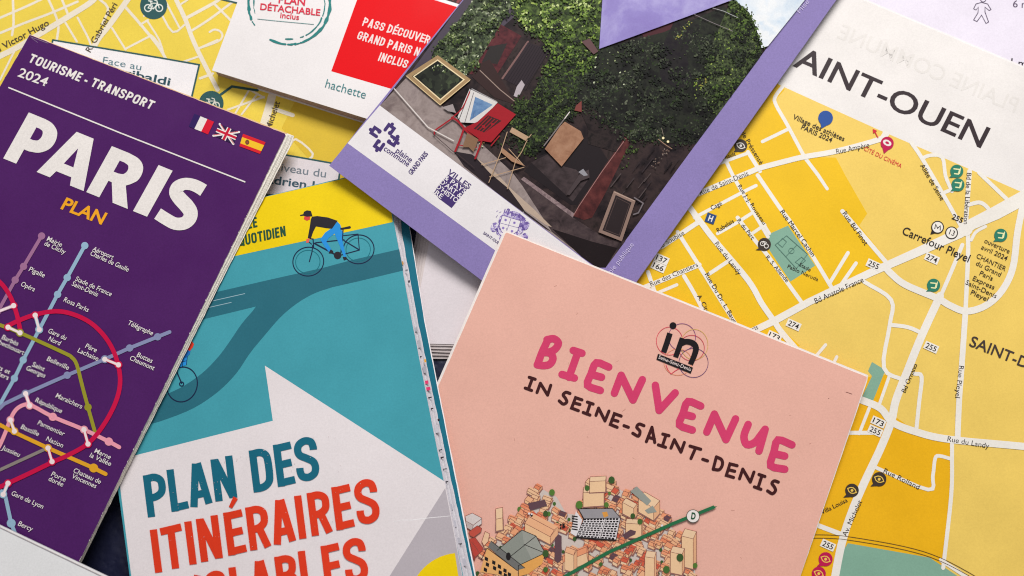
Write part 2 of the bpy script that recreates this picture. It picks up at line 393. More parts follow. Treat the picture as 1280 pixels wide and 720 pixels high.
# ------------------------------------------------------------------ the large yellow-orange map on the right
def orange_map():
    t = Thing("folded_map", "large orange and pale yellow street map headed by big black capitals", "map",
              [(900, 100, .75), (1280, 100, .75), (1200, 720, .75)], (1150, 380), bumps=[(1120, 300, 170, .9), (1200, 620, 150, .8), (990, 250, 110, -.2), (1240, 110, 70, .9)], thick=.0004)
    PAPER_ = ink((227, 222, 219), rough=.55); S, PALE, G = ink((251, 202, 34)), ink((241, 206, 104)), ink((128, 168, 148))
    R, D = ink((230, 225, 217)), ink((48, 41, 38))
    o = ps(985, -40, 1420, 144.5, 1420, 900, 850, 900, 700, 430)
    b = Part(t, "edge_highlight_sheet"); b.slab(ps(983, -42.8, 1420, 142, 1421, 901, 850, 901, 700, 430), -.00025, .0002, ink((240, 236, 236)), EDGE); b.build()  # brighter paper jutting out stands in for light along the top fold
    s = Part(t, "sheet"); s.slab(o, 0, .0002, PAPER_, EDGE, .1); s.build()
    g = Part(t, "show_through_lettering", label="faint mirrored capitals showing through the paper")
    g.text("PLAINE COMMUNE", (1268, 141), (1046, 47), 19, ink((221, 216, 212)), .006, flip=True); g.build()
    h = Part(t, "title_lettering")
    h.text("AINT-OUEN", (990.5, 82), (1226, 185), 27.5, ink((56, 46, 50)), .014, lean=.06); h.build()
    p = Part(t, "street_print", step=2.2e-6)
    p.poly(ps(930, 70, 974, 106, 1100, 163, 1277, 240, 1277, 246, 1420, 310, 1420, 890, 860, 890, 705, 430, 790, 345), PALE); t.k += 1e-5
    p.poly(ps(930, 70, 974, 106, 981, 112, 968, 126, 984, 155, 1006, 196, 1045, 197, 1057, 220, 1084, 267, 1074, 282, 1113, 330, 972, 398, 978, 412, 1000, 432, 900, 470, 710, 430, 790, 345), S)
    p.poly(ps(1112, 468, 1097, 505, 1115, 518, 1150, 543, 1190, 552, 1188, 640, 1180, 720, 1178, 880, 960, 880, 1000, 560, 1060, 480, 1090, 470), ink((240, 182, 26)))  # strong yellow again, deepened to put the light's falloff into its colour
    for q in (ps(960, 293, 985, 282, 1019, 332, 988, 352, 962, 313), z4(960, 320, 520, 530, 587, 570, 525, 725, 470, 705, 520, 600, 500, 575), ps(1036, 740, 1046, 700, 1060, 679, 1162, 697, 1200, 722, 1260, 790, 1030, 790)):
        p.poly(q, G)
    # thin streets first, wide ones over them
    N = [(4.5, (980, 106, 969, 121, 970, 131, 983, 154, 1006, 197)), ([4.5, 4.5, 4], (1006, 197, 1022, 218, 1034, 236)), (4.2, (986, 161, 953, 177)), (5, (935, 190, 950, 214)),
         (5, (947, 219, 975, 260, 990, 280, 1017, 322, 1041, 362)), (4, (900, 204, 933, 192)), (4.5, (907, 200, 917, 221, 940, 262, 960, 296)), (4.2, (868, 272, 925, 242, 945, 232)),
         (4.2, (897, 292, 920, 279, 942, 265)), (5, (847, 290, 875, 334, 920, 406)), (5, (810, 340, 818, 364)), (4.8, (887, 342, 911, 326)), (5, (855, 345, 868, 367, 885, 400)), (4, (820, 367, 846, 356)),
         (5, (922, 272, 945, 302, 960, 320, 1002, 378)), (4, (940, 292, 956, 281)), (3.6, (954, 279, 962, 292)), (4.6, (1037, 354, 1060, 316)), (4.6, (1052, 355, 1070, 329)),
         (5.5, (1053, 264, 1112, 333)), (5, (1139, 178, 1152, 197, 1180, 245, 1202, 284)), (4.5, (1152, 198, 1164, 194, 1178, 197, 1182, 220, 1190, 239)), (4.5, (1177, 242, 1194, 235)),
         (6, (1212, 214, 1207, 280)), (5, (1224, 216, 1266, 256)), (5, (1210, 256, 1224, 253, 1233, 258, 1240, 268)), (5.5, (1210, 295, 1210, 320, 1207, 387)), (5, (1203, 306, 1188, 342, 1175, 372)),
         (4, (1214, 300, 1220, 290, 1232, 283)), (5, (1080, 352, 1114, 375, 1112, 407, 1105, 460, 1132, 476)), (5, (1113, 406, 1135, 409, 1154, 417)), (4, (1112, 469, 1098, 509)),
         (5, (1143, 467, 1152, 471, 1149, 502, 1145, 541)), (5, (1055, 541, 1100, 541)), (4, (1087, 509, 1074, 542)), (4.5, (1094, 584, 1160, 612, 1166, 595, 1169, 573, 1175, 570, 1190, 574)),
         (5, (1190, 553, 1190, 572, 1189, 620, 1179, 710)), (5, (1176, 700, 1206, 720, 1236, 745)), (6, (1015, 654, 1052, 668)), (4, (1016, 450, 1032, 431)), (4, (1038, 462, 1046, 446)), (5, (857, 252, 872, 276)),
         (3.5, (1100, 176, 1106, 164)), (6, (826, 309, 874, 277)), (6, (806, 359, 874, 331))]
    for w, a in N: p.stroke(ps(*a), w, R, smooth=0 if isinstance(w, list) else 4)
    W = [(6.6, (868, 244, 935, 216, 950, 210, 980, 202, 1005, 196, 1045, 189, 1097, 175, 1108, 168)), (7.2, (852, 246, 874, 275, 893, 300, 935, 350, 952, 379, 968, 402, 976, 414, 995, 436)),
         ([8, 9, 9, 9.5, 11, 13, 14, 17, 18], (920, 424, 970, 400, 1012, 377, 1090, 340, 1147, 315, 1200, 291, 1215, 280, 1245, 266, 1300, 236)),
         (8.5, (1280, 250, 1272, 290, 1266, 335, 1252, 364, 1232, 382, 1208, 389, 1188, 382, 1172, 373, 1132, 356, 1114, 342, 1106, 333)),
         (10, (1175, 370, 1152, 420, 1135, 462, 1120, 500, 1114, 527, 1100, 562, 1080, 604, 1064, 642, 1052, 680, 1043, 725)), (7.2, (1207, 387, 1202, 460, 1199, 500, 1197, 548)),
         (9, (1072, 498, 1100, 510, 1116, 528, 1146, 540, 1186, 549, 1280, 558, 1420, 572))]
    for w, a in W: p.stroke(ps(*a), w, R, smooth=0 if isinstance(w, list) else 5)
    p.disc((1207, 286), 9, R)
    for d in (0, 4.2):
        p.stroke(ps(1000, 669 + d, 1030, 668.5 + d, 1062, 671 + d, 1130, 683 + d, 1175, 697 + d, 1222, 722 + d, 1260, 748 + d), .75, ink((96, 74, 40)), smooth=4)
    P = ink((88, 126, 114))
    p.stroke(z4(800, 280, 733, 58, 838, 150, 782, 222, 676, 104), .7, P, closed=True); p.stroke(z4(800, 280, 785, 104, 729, 163), .6, P); p.ring((989.3, 313.4), 3.4, .6, P, n=18)
    for a in ((712, 70, 733, 88, 712, 116, 690, 97), (808, 165, 828, 182, 800, 205, 776, 190)): p.stroke(z4(800, 280, *a), .6, P, closed=True)
    p.build()
    l = Words(t, "street_name")
    def T(s, x0, y0, x1, y1, cap=6.2, b=0.0, m=D): l.text(s, (x0, y0), (x1, y1), cap, m, b)
    for a in (("Rue de Saint-Denis", 876, 244, 936, 219, 6.4), ("Rue Ampère", 1046, 192.5, 1087, 184, 6.6), ("de Préssensé", 926, 166, 950, 206, 5.6), ("Rue J.-J. Rousseau", 922, 233, 954, 281, 5.2),
              ("Cagé", 890, 262.5, 903, 256, 5.6), ("Rabelais", 898, 290.5, 918, 278, 5.6), ("Rue de Soubise", 811, 319, 856, 293, 6), ("R. du Parc", 921, 276, 940, 300, 5.4), ("Rue du Landy", 893, 305, 923, 344, 6),
              ("Rue Du Dr. L. Bauer", 881, 343, 919, 408, 5.6), ("Rue des Chantiers", 814, 358, 873, 333, 6.2), ("A. Cipriani", 871, 370, 889, 402, 5.6), ("R. S. Allende", 957, 322, 983, 353, 5),
              ("Rue Marcel Cachin", 975, 265, 1015, 321, 6), ("Rue Bd Finot", 1053, 267, 1081, 307, 6), ("Bd Anatole France", 1020, 379.5, 1080, 352, 6.8), ("Allée de Seine", 1150, 207, 1176, 251, 6),
              ("Bd de la Libération", 1208.5, 216, 1204.5, 280, 6), ("Bd Ornano", 1132, 491, 1147, 456, 6), ("Rue Pleyel", 1199, 457, 1194, 497, 6.2), ("Rue du Landy", 1184, 551.5, 1236, 560.5, 6.4),
              ("Rue Rolland", 1104, 590.5, 1148, 612, 6.2), ("Av. Michelet", 1058, 671, 1078, 627, 6.4), ("Villa Louisa", 1028, 643, 1060, 627, 5.6), ("Stade", 998.5, 332, 1012.5, 339.5, 4.6), ("Pablo Neruda", 984, 334.5, 1022, 351.5, 4.6),
              ("Arnault", 900, 201.5, 920, 194, 5), ("Bd A. de Paris", 907, 430, 948, 411, 6)): T(*a)
    T("Village des athlètes", 990.5, 148, 1054.5, 176.5, 6.2, .008); T("PARIS 2024", 1001, 161, 1039, 178, 6.2, .008)
    T("CITÉ DU CINÉMA", 1079.5, 187.5, 1126, 210, 5.2, 0, ink((206, 52, 62)))
    T("Carrefour Pleyel", 1127, 292, 1210, 328, 10, .008)
    for a in (("ouverture", 1230, 303, 1261, 317), ("avril 2024", 1226, 311, 1258, 326), ("CHANTIER", 1220, 322, 1256, 339), ("du Grand", 1219.5, 331, 1250, 346), ("Paris", 1224, 343.5, 1240, 351), ("Express", 1215.5, 350, 1242, 362), ("Saint-Denis", 1206.5, 355, 1244.5, 373), ("Pleyel", 1213, 367.5, 1234, 377)): T(*a, 6.0, .002)
    T("SAINT-DENIS", 1211, 432, 1322, 476, 13.5, .010, ink((64, 54, 52)))
    for s, x, y, bx in (("255", 1197, 273, 0), ("274", 1165, 323, 1), ("255", 1092, 331, 1), ("137", 827, 324, 1), ("166", 823, 333.5, 1), ("274", 992, 406, 1), ("255", 1164, 434, 1), ("173", 1098, 527.5, 1), ("255", 1094, 538.5, 1), ("255", 1035, 681.5, 1), ("173", 968, 420.5, 1)):
        e, f = (.91, .41), (.41, -.91); n = Part(t, "bus_number", step=8e-7)
        q = lambda u, v: (x + e[0] * u + f[0] * v, y + e[1] * u + f[1] * v)
        if bx: n.poly([q(-9, -5), q(9, -5), q(9, 5), q(-9, 5)], R)
        n.text(s, q(-7, -3.3), q(7, -3.3), 6.6, BLACK, .016)
        n.build()
    KD, KM, KG, KB, YE, WH = ink((62, 52, 46)), ink((184, 24, 76)), ink((46, 122, 100)), ink((42, 80, 150)), ink((238, 200, 90)), ink((226, 221, 214))
    def sym(): return Part(t, "map_symbol", step=8e-7)
    def pin(c, x, y, r, m, tail):
        c.poly([(x - r * .75, y + r * .5), (x + tail[0], y + tail[1]), (x + r * .3, y + r * .92)], m); c.disc((x, y), r, m, n=26)
    def eye(x, y, r, m, tail, fill):
        c = sym(); pin(c, x, y, r, m, tail); k = r / 8.5
        q = [(x + u * k * .9 - v * k * .42, y + u * k * .42 + v * k * .9) for u, v in ((-6, 0), (-3, -2.8), (0, -3.6), (3, -2.8), (6, 0), (3, 2.8), (0, 3.6), (-3, 2.8))]
        c.stroke(q, 1.1, fill, closed=True); c.disc((x, y), 1.7 * k, fill); c.build()
    eye(926, 182, 8, KD, (-9, 8), WH); eye(1099, 599, 9, KD, (-11, 9), YE); eye(1065, 613, 8.5, KD, (-11, 9), YE); eye(1032, 699, 8.8, KM, (-11, 9), YE); eye(1023.5, 717, 8.8, KM, (-11, 9), YE)
    c = sym(); pin(c, 1109, 179, 8.2, KM, (-4, 13)); c.disc((1109, 178.5), 5.6, WH, 3.6, .45); c.disc((1109, 178.5), 2.6, KM, 1.6, .45); c.build()
    c = sym(); pin(c, 1032, 147.5, 9.2, KB, (-5, 13)); c.build()
    c = sym(); pin(c, 955.5, 305.5, 8.2, KD, (-11, 7))
    for d in (-3, 3): c.ring((955.5 + d * .8, 306 + d * .5), 2.6, .9, WH, n=16)
    c.stroke(ps(953, 304.5, 954.5, 301.5, 958, 303, 955.5, 306.5), .8, WH); c.build()
    for x, y in ((1196, 214), (1197.5, 231), (1251, 294), (1167, 356.5)):
        c = sym(); pin(c, x, y, 8.2, KG, (-9.5, 8)); c.stroke([(x - 3.5, y - 3), (x + 3.5, y - 2.2), (x + 2, y + 3.6), (x - 2.8, y + 3)], 1.5, ink((226, 224, 170))); c.stroke([(x + 4.8, y - 4), (x + 3.4, y + 3)], 1.1, ink((226, 224, 170))); c.build()
    for x, y, s, w in ((1172, 284, "M", 7), (1189.5, 291, "13", 7)):
        c = sym()
        if s == "M": c.poly([(x - 7, y + 3), (x - 9, y + 9), (x - 1, y + 7)], BLACK)
        c.disc((x, y), 8, BLACK, n=28); c.disc((x, y), 6.7, R, n=28); 
        if s == "M": c.stroke([(x - 3.6, y + 2.2), (x - 2.4, y - 3.6), (x, y + 1.4), (x + 3.4, y - 1.6), (x + 3.2, y + 4.2)], 1.3, BLACK, cap='butt')
        else: c.text(s, (x - w / 2 - .2, y + 1.7), (x + w / 2 - .8, y + 4.2), 6.6, BLACK, .01)
        c.build()
    a = math.radians(20); e, f = (math.cos(a), math.sin(a)), (math.sin(a), -math.cos(a))
    q = lambda u, v: (888.3 + e[0] * u + f[0] * v, 273 + e[1] * u + f[1] * v)
    c = sym(); c.poly([q(-6, -6), q(6, -6), q(6, 6), q(-6, 6)], ink((38, 68, 118))); c.text("H", q(-2.6, -3.4), q(2.8, -3.4), 7, WH, .03); c.build()
    rd = ink((206, 40, 60)); c = sym(); c.stroke(ps(1097.5, 172, 1093, 163.5), 1.2, rd); c.poly(ps(1091, 161, 1096.5, 163.5, 1091.5, 166.8), rd); c.build()
orange_map()

# ------------------------------------------------------------------ thick white leaflet deep in the gap
def gap_leaflet():
    t = Thing("booklet", "plain pale grey-white booklet seen in the gap between the teal and pink covers", "booklet",
              [(520, 300, 3.6), (640, 300, 3.6), (600, 440, 3.6)], (590, 380), bumps=[(590, 350, 80, -.4)], thick=.0035)
    C = ink((216, 207, 211), mottle=.03)
    p = Part(t, "page_stack")
    for k in range(5):
        d = 2.6 * k
        p.slab(ps(536 - d * 1.4, 284, 511 - d * 1.5, 431 + d * 1.55, 700, 436 + d * 1.55, 720, 284), -.0003 - k * .0006, .00059, ink((206 - 4 * k, 195 - 4 * k, 194 - 4 * k), rough=.8), ink((206, 196, 192), rough=.85), .25)
    p.build()
    s = Part(t, "cover"); s.slab(ps(540, 284, 512, 429, 700, 434, 720, 284), 0, .0003, C, EDGE, .1)
    s.build()
gap_leaflet()

# ------------------------------------------------------------------ white guidebook
def guidebook():
    t = Thing("guidebook", "thick white paperback guidebook with a red panel and round teal stamp", "book",
              [(265, 88, 7.6), (457, 148, 7.6), (360, 0, 7.6)], (420, 60), bumps=[(300, 60, 70, -.3), (265, 95, 45, -.5)], thick=.0066)
    W = ink((226, 221, 221), rough=.4, spec=.4, grain=.02, mottle=.02)
    out = ps(265, 88, 332, -92, 612, -6, 579, 12, 520, 167.5)
    c = Part(t, "back_cover"); c.slab(out, -.0062, .0004, W, EDGE, ref=0); c.build()
    g = Part(t, "page_block")
    for k in range(12):
        j = random.uniform(-.8, .8)
        g.slab(ps(267 + j, 86 - j * .3, 332, -88, 609, -4, 577, 12, 519, 166 - j), -.0005 - k * .00047, .00043, ink((196, 176, 168), rough=.85), ink((176 + k % 3 * 12, 150 + k % 3 * 12, 142 + k % 3 * 10), rough=.85, grain=.1), .2, ref=0)
    g.build()
    f = Part(t, "front_cover"); f.slab(out, 0, .0004, W, EDGE); f.build()
    R = ink((220, 18, 26), rough=.42, spec=.06, grain=.02, mottle=.02)
    b = Part(t, "red_panel"); b.poly(ps(456, -27, 414, 89, 533, 124, 574.5, 9.7), R); b.poly(ps(538, -6, 578, 6.5, 596, -20, 556, -34), ink((74, 24, 30), voro=(900, ((40, 14, 18), (96, 30, 40), (150, 60, 66)))))
    w = ink((232, 214, 212))
    b.build(); D_ = (.962, .272)
    for txt, o in (("PASS DÉCOUVER", (452.3, 31.3)), ("GRAND PARIS N", (445.6, 48.2)), ("INCLUS", (472.3, 75.2))):
        b = Part(t, "panel_lettering"); set_words(b, txt, o, D_, 10, 7.25, 1.75, w, .1); b.build()
    TE = ink((38, 122, 120)); s = Part(t, "stamp", label="worn round teal stamp with red lettering")
    def arc(r, a0, a1, w, rot=0):
        n = max(4, int((a1 - a0) / 5)); pts, ws = [], []
        for i in range(n + 1):
            a = math.radians(a0 + (a1 - a0) * i / n); rr = r + random.uniform(-.35, .35)
            pts.append((361.5 + rr * math.cos(a), 4.5 + rr * math.sin(a))); ws.append(max(.4, w * random.uniform(.55, 1.25)))
        s.stroke(pts, ws, TE)
    for a0, a1, w in ((-12, 28, 4), (30, 70, 4.2), (72, 78, 2.6), (81, 92, 3), (95, 118, 3), (148, 154, 1.4), (158, 170, 2.8), (172, 200, 4)): arc(51, a0, a1, w)
    for a0, a1, w in ((-10, 20, 1.5), (24, 62, 1.7), (66, 72, 1.4), (84, 96, 1.8), (164, 174, 1), (176, 200, 1.8)): arc(44.5, a0, a1, w)
    RD = ink((206, 40, 66)); s.text("PLAN", (348, 3.5), (381, 7), 9.5, RD, .02); s.text("DÉTACHABLE", (325, 12), (400, 19.5), 8, RD, .02); s.text("inclus", (350, 22), (373.5, 24.8), 7, RD, .016)
    s.stroke(ps(322, 23.6, 345, 26, 392, 30.4), .7, ink((110, 150, 150))); s.build()
    p = Part(t, "publisher_lettering"); p.text("hachette", (406, 109), (456, 123.5), 11, ink((62, 124, 128)), -.004); p.build()
guidebook()

# ------------------------------------------------------------------ teal cycling plan
def teal_plan():
    t = Thing("cycling_map", "teal folded cycling map with a yellow top band and a cyclist in a cap", "map",
              [(480, 210, 7.6), (580, 700, 12.5), (160, 700, 8.5)], (350, 480), bumps=[(300, 260, 110, .9), (470, 470, 120, -.7), (330, 640, 120, .7)], thick=.0039)
    T, DK, Y, WH = ink((65, 151, 165)), ink((40, 103, 119)), ink((250, 216, 6)), ink((221, 213, 215), mottle=.03)
    NV, BL = ink((22, 34, 66)), ink((38, 140, 214))
    BT = ink((26, 108, 130))
    b = Part(t, "back_cover"); b.slab(ps(112, 300, 498, 212, 512.5, 290, 530, 400, 565.5, 580, 593.5, 722, 614, 825, 180, 832), -.0036, .0003, BT, WH, .15)
    b.slab(ps(112, 300, 498, 212, 513.3, 290, 531.2, 400, 567, 580, 595.3, 722, 616, 825, 180, 832), -.0040, .0002, ink((236, 232, 234)), WH, .2); b.build()
    g = Part(t, "page_stack"); gr = [ink((214 - 9 * (k % 3), 210 - 9 * (k % 3), 216 - 8 * (k % 3)), rough=.75, grain=.06) for k in range(6)]
    for k in range(6):
        d = 9.5 - 1.5 * k; j = .35
        # rows of the pages peep out on the right, each a little further than the one above
        e = [(487 + d, 215), (493 + d * .95, 290), (514 + d * .85, 400), (550 + d * 1.0, 580), (580 + d * 1.15, 722), (600 + d * 1.1, 825)]
        g.slab([(110, 303)] + e + [(179, 831)], -.0033 + k * .0005, .00012, gr[k], ink((150, 146, 152), rough=.8), j, 7)
    g.build()
    K = ink((48, 44, 52)); mk = Part(t, "page_edge_print", label="map print peeping out along the fanned page edges")
    top = -.0009
    for x, y, w, h, m in ((525, 446, 4, 1.4, K), (531, 451, 2, 4, ink((226, 160, 40))), (532, 478, 6, 4, ink((216, 60, 110))), (534.5, 486, 6, 4, ink((216, 60, 110))), (537, 497, 5, 1.4, K), (539, 511, 5, 1.4, K), (548, 525, 2.4, 3, K),
                          (550.5, 562.5, 4, 1.4, K), (552, 572, 5, 1.8, K), (555, 586.5, 7, 1.2, K), (557, 602.5, 6, 1.6, K), (576, 680, 2, 2, K), (511, 352, 2, 3, K), (508, 338, 3, 2, ink((120, 120, 126))), (502, 329, 4, 4, ink((190, 140, 70))),
                          (519, 412, 5, 5, ink((168, 166, 174))), (523, 430, 4, 9, ink((174, 172, 180))), (530, 462, 4, 8, ink((166, 164, 174))), (545, 536, 5, 10, ink((190, 188, 196))), (556, 608, 5, 4, ink((180, 178, 186))), (562, 634, 6, 7, ink((178, 176, 186))), (566, 655, 7, 8, ink((182, 180, 190))), (571, 676, 7, 7, ink((176, 174, 184))), (578, 703, 7, 9, ink((180, 178, 188)))):
        mk.poly([(x - w / 2, y - h / 2 + .4), (x + w / 2, y - h / 2 - .6), (x + w / 2 + h * .2, y + h / 2 - .6), (x - w / 2 + h * .2, y + h / 2 + .4)], m, top)
        top += 2e-6
    mk.build()
    out = ps(106, 300, 480, 210, 491, 270, 514.5, 400, 542, 540, 579, 720, 600, 828, 177, 832)
    c = Part(t, "front_cover"); c.slab(out, 0, .0003, T, WH, .12); c.build()
    p = Part(t, "cover_print")
    p.poly(ps(107, 301, 479.5, 211.5, 490.6, 273, 490.6, 277.6, 294, 320, 108, 361), Y)
    road = catmull(ps(180, 532, 205, 525, 242, 510, 272, 490, 295, 467, 312, 442, 330, 420, 350, 397, 370, 380, 392, 367, 415, 359), 4) + ps(450, 351, 504, 338)
    top_edge = ps(499, 311.5, 440, 325, 403, 335, 340, 349, 275, 364, 120, 398, 124, 428, 252, 399.5, 320, 383)
    back = catmull(ps(320, 384, 302, 405, 287, 427, 272, 447, 252, 467, 225, 485, 195, 497, 150, 508), 4)
    p.poly(road + top_edge + back[1:] + ps(140, 545), DK)
    p.stroke(ps(264, 376.5, 306, 367), .8, ink((150, 178, 188))); p.stroke(ps(258, 385, 289, 378), .8, ink((150, 178, 188)))
    p.poly(ps(331, 457, 556, 602, 598, 826, 178, 830, 146, 575, 341, 526), WH)
    p.poly(ps(556.5, 610, 598, 826, 425, 828, 487, 720), ink((178, 170, 176), mottle=.03))
    p.poly([q for q in circle((575, 755), 64, n=64)if q[0] < 590 and q[0] < 579.5 + (q[1] - 720) * .2 - 1.2] , Y)
    p.stroke(ps(490, 652.5, 502, 650, 515, 650, 535, 647.5, 562, 645), [.4, .8, 1.1, .8, .5], ink((238, 234, 236), bump=.6)); p.build()
    cy = Part(t, "cyclist_drawing")
    s6 = lambda *a: [(340 + a[i] / 6, 240 + a[i + 1] / 6) for i in range(0, len(a), 2)]
    D2 = ink((38, 34, 42)); RD = ink((208, 66, 62))
    for x, y in ((272, 522), (650, 430)):
        o = s6(x, y)[0]; cy.ring(o, 19.3, 1.3, NV, ry=18, rot=-.2, n=44); cy.ring((o[0] - .6, o[1] + .2), 15.3, .9, ink((24, 110, 124)), ry=14.4, rot=-.2, n=40)
    for w, a in ((1.3, (305, 400, 300, 450, 280, 522)), (1.8, (318, 385, 490, 478)), (1.4, (328, 380, 540, 358)), (1.6, (533, 282, 525, 380, 517, 455)), (1.3, (520, 472, 655, 435)), (1.4, (540, 364, 655, 434)), (1.1, (537, 327, 645, 315, 655, 430)), (1.4, (278, 350, 308, 352, 312, 412)), (1.2, (266, 366, 296, 390))):
        cy.stroke(s6(*a), w, NV)
    cy.poly(s6(490, 222, 512, 245, 528, 300, 525, 350, 540, 420, 556, 484, 540, 490, 505, 395, 470, 312, 425, 345, 408, 372, 444, 428, 432, 456, 398, 415, 362, 355, 398, 305, 440, 275), BL)
    cy.poly(s6(300, 185, 340, 180, 420, 191, 492, 216, 450, 276, 400, 270, 330, 258, 308, 300, 292, 350, 268, 345, 276, 300, 285, 250, 290, 208), D2)
    cy.poly(s6(244, 180, 286, 184, 284, 206, 262, 216, 246, 208, 238, 203), RD)
    cy.poly(s6(209, 172, 234, 166, 240, 148, 262, 137, 292, 142, 304, 182, 262, 186, 236, 178, 212, 180), D2)
    cy.poly(s6(258, 352, 282, 348, 276, 378, 256, 382), ink((226, 96, 86)))
    cy.disc(s6(492, 475)[0], 4.7, D2); cy.stroke(s6(519, 276, 545, 272, 582, 265), [2.6, 2.6, 3.2], D2); cy.poly(s6(440, 430, 458, 442, 462, 462, 425, 460, 428, 450), D2); cy.poly(s6(530, 488, 556, 486, 566, 502, 540, 514), D2); cy.build()
    bk = Part(t, "bicycle_drawing")
    bk.ring((227.5, 480.5), 19, 1.4, NV, ry=22, rot=.25, n=44); bk.ring((227, 480), 2.6, 1.3, NV, n=16); bk.stroke(ps(219, 458, 222, 467, 227, 479), 1.5, NV)
    bk.poly(ps(222, 446, 232, 440, 235, 444, 233, 456, 225, 459, 219, 458), BL)
    for a in ((222, 446, 219, 458), (226, 444, 223, 458.5), (230, 442, 228, 458), (221, 450, 234, 446), (220, 454, 233, 451), (234.5, 442, 233, 456)): bk.stroke(ps(*a), .7, NV)
    bk.poly(ps(223, 442, 232, 431, 239, 435, 237, 443, 229, 449), ink((30, 108, 186))); bk.poly(ps(231, 434, 237, 423, 242.5, 430, 241, 434, 237, 439), ink((214, 60, 40))); bk.poly(ps(217, 452, 221, 449, 221, 456, 217, 459), ink((226, 180, 60))); bk.build()
    GN = ink((34, 78, 56))
    for txt, o in (("LE", (310.2, 286.2)), ("QUOTIDIEN", (299.5, 307.6))):
        q = Part(t, "heading_lettering"); set_words(q, txt, o, (.976, -.219), 12.6, 7.9, 2.3, GN, .12, 'butt'); q.build()
    h = Part(t, "title_lettering", label="large teal condensed capitals"); TE, RE = ink((20, 98, 120)), ink((214, 56, 28))
    du = (.9735, -.2287); W = 9.2
    for ch, a, b in (('P', 0, 28), ('L', 31, 53), ('A', 54.5, 84), ('N', 87, 115.5), ('D', 136, 163.5), ('E', 167.5, 190), ('S', 193, 222)): letters(h, (184.5, 647.5), du, (-6.5, -52.5), [(a, b, SK[ch])], W, TE)
    h.build()
    h2 = Part(t, "title_lettering", label="large red condensed capitals")
    for ch, a, b in (('I', 0, 9.5), ('T', 13, 40), ('I', 44, 54), ('N', 59, 87.5), ('E', 94, 118), ('R', 122, 150), ('A', 152, 182), ('I', 185, 195), ('R', 201, 229), ('E', 233, 256.5), ('S', 261, 290)): letters(h2, (193.75, 716.75), du, (-6.75, -53.75), [(a, b, SK[ch])], W, RE)
    h2.stroke(ps(294.5, 622, 288, 634.5), [6.5, 4.5], RE, cap='butt')
    h2.build()
    h3 = Part(t, "title_lettering", label="red condensed capitals cut by the photo's lower edge")
    for ch, a, b in (('C', -178, -150), ('Y', -152, -126), ('C', -122, -94), ('L', -89, -67), ('A', -64, -35), ('B', -31, -3), ('L', 0, 22), ('E', 29, 52), ('S', 56, 85)): letters(h3, (379, 743.5), du, (-6.75, -53.75), [(a, b, SK[ch])], W, RE)
    h3.build()
    sp = Part(t, "print_wear", step=1e-6, label="tiny worn specks in the printed capitals"); wm = ink((196, 176, 174))
    for _ in range(260):
        u, v, ln = random.uniform(0, 285), random.uniform(.02, .98), random.choice((0, 1))
        O, up = (((184.5, 647.5), (-6.5, -52.5)), ((193.75, 716.75), (-6.75, -53.75)))[ln]
        if math.sin(u * .21 + ln * 2) + math.sin(v * 9 + u * .05) < .5: continue
        sp.disc((O[0] + du[0] * u + up[0] * v, O[1] + du[1] * u + up[1] * v), random.uniform(.2, .5), wm, n=6)
    sp.build()
teal_plan()

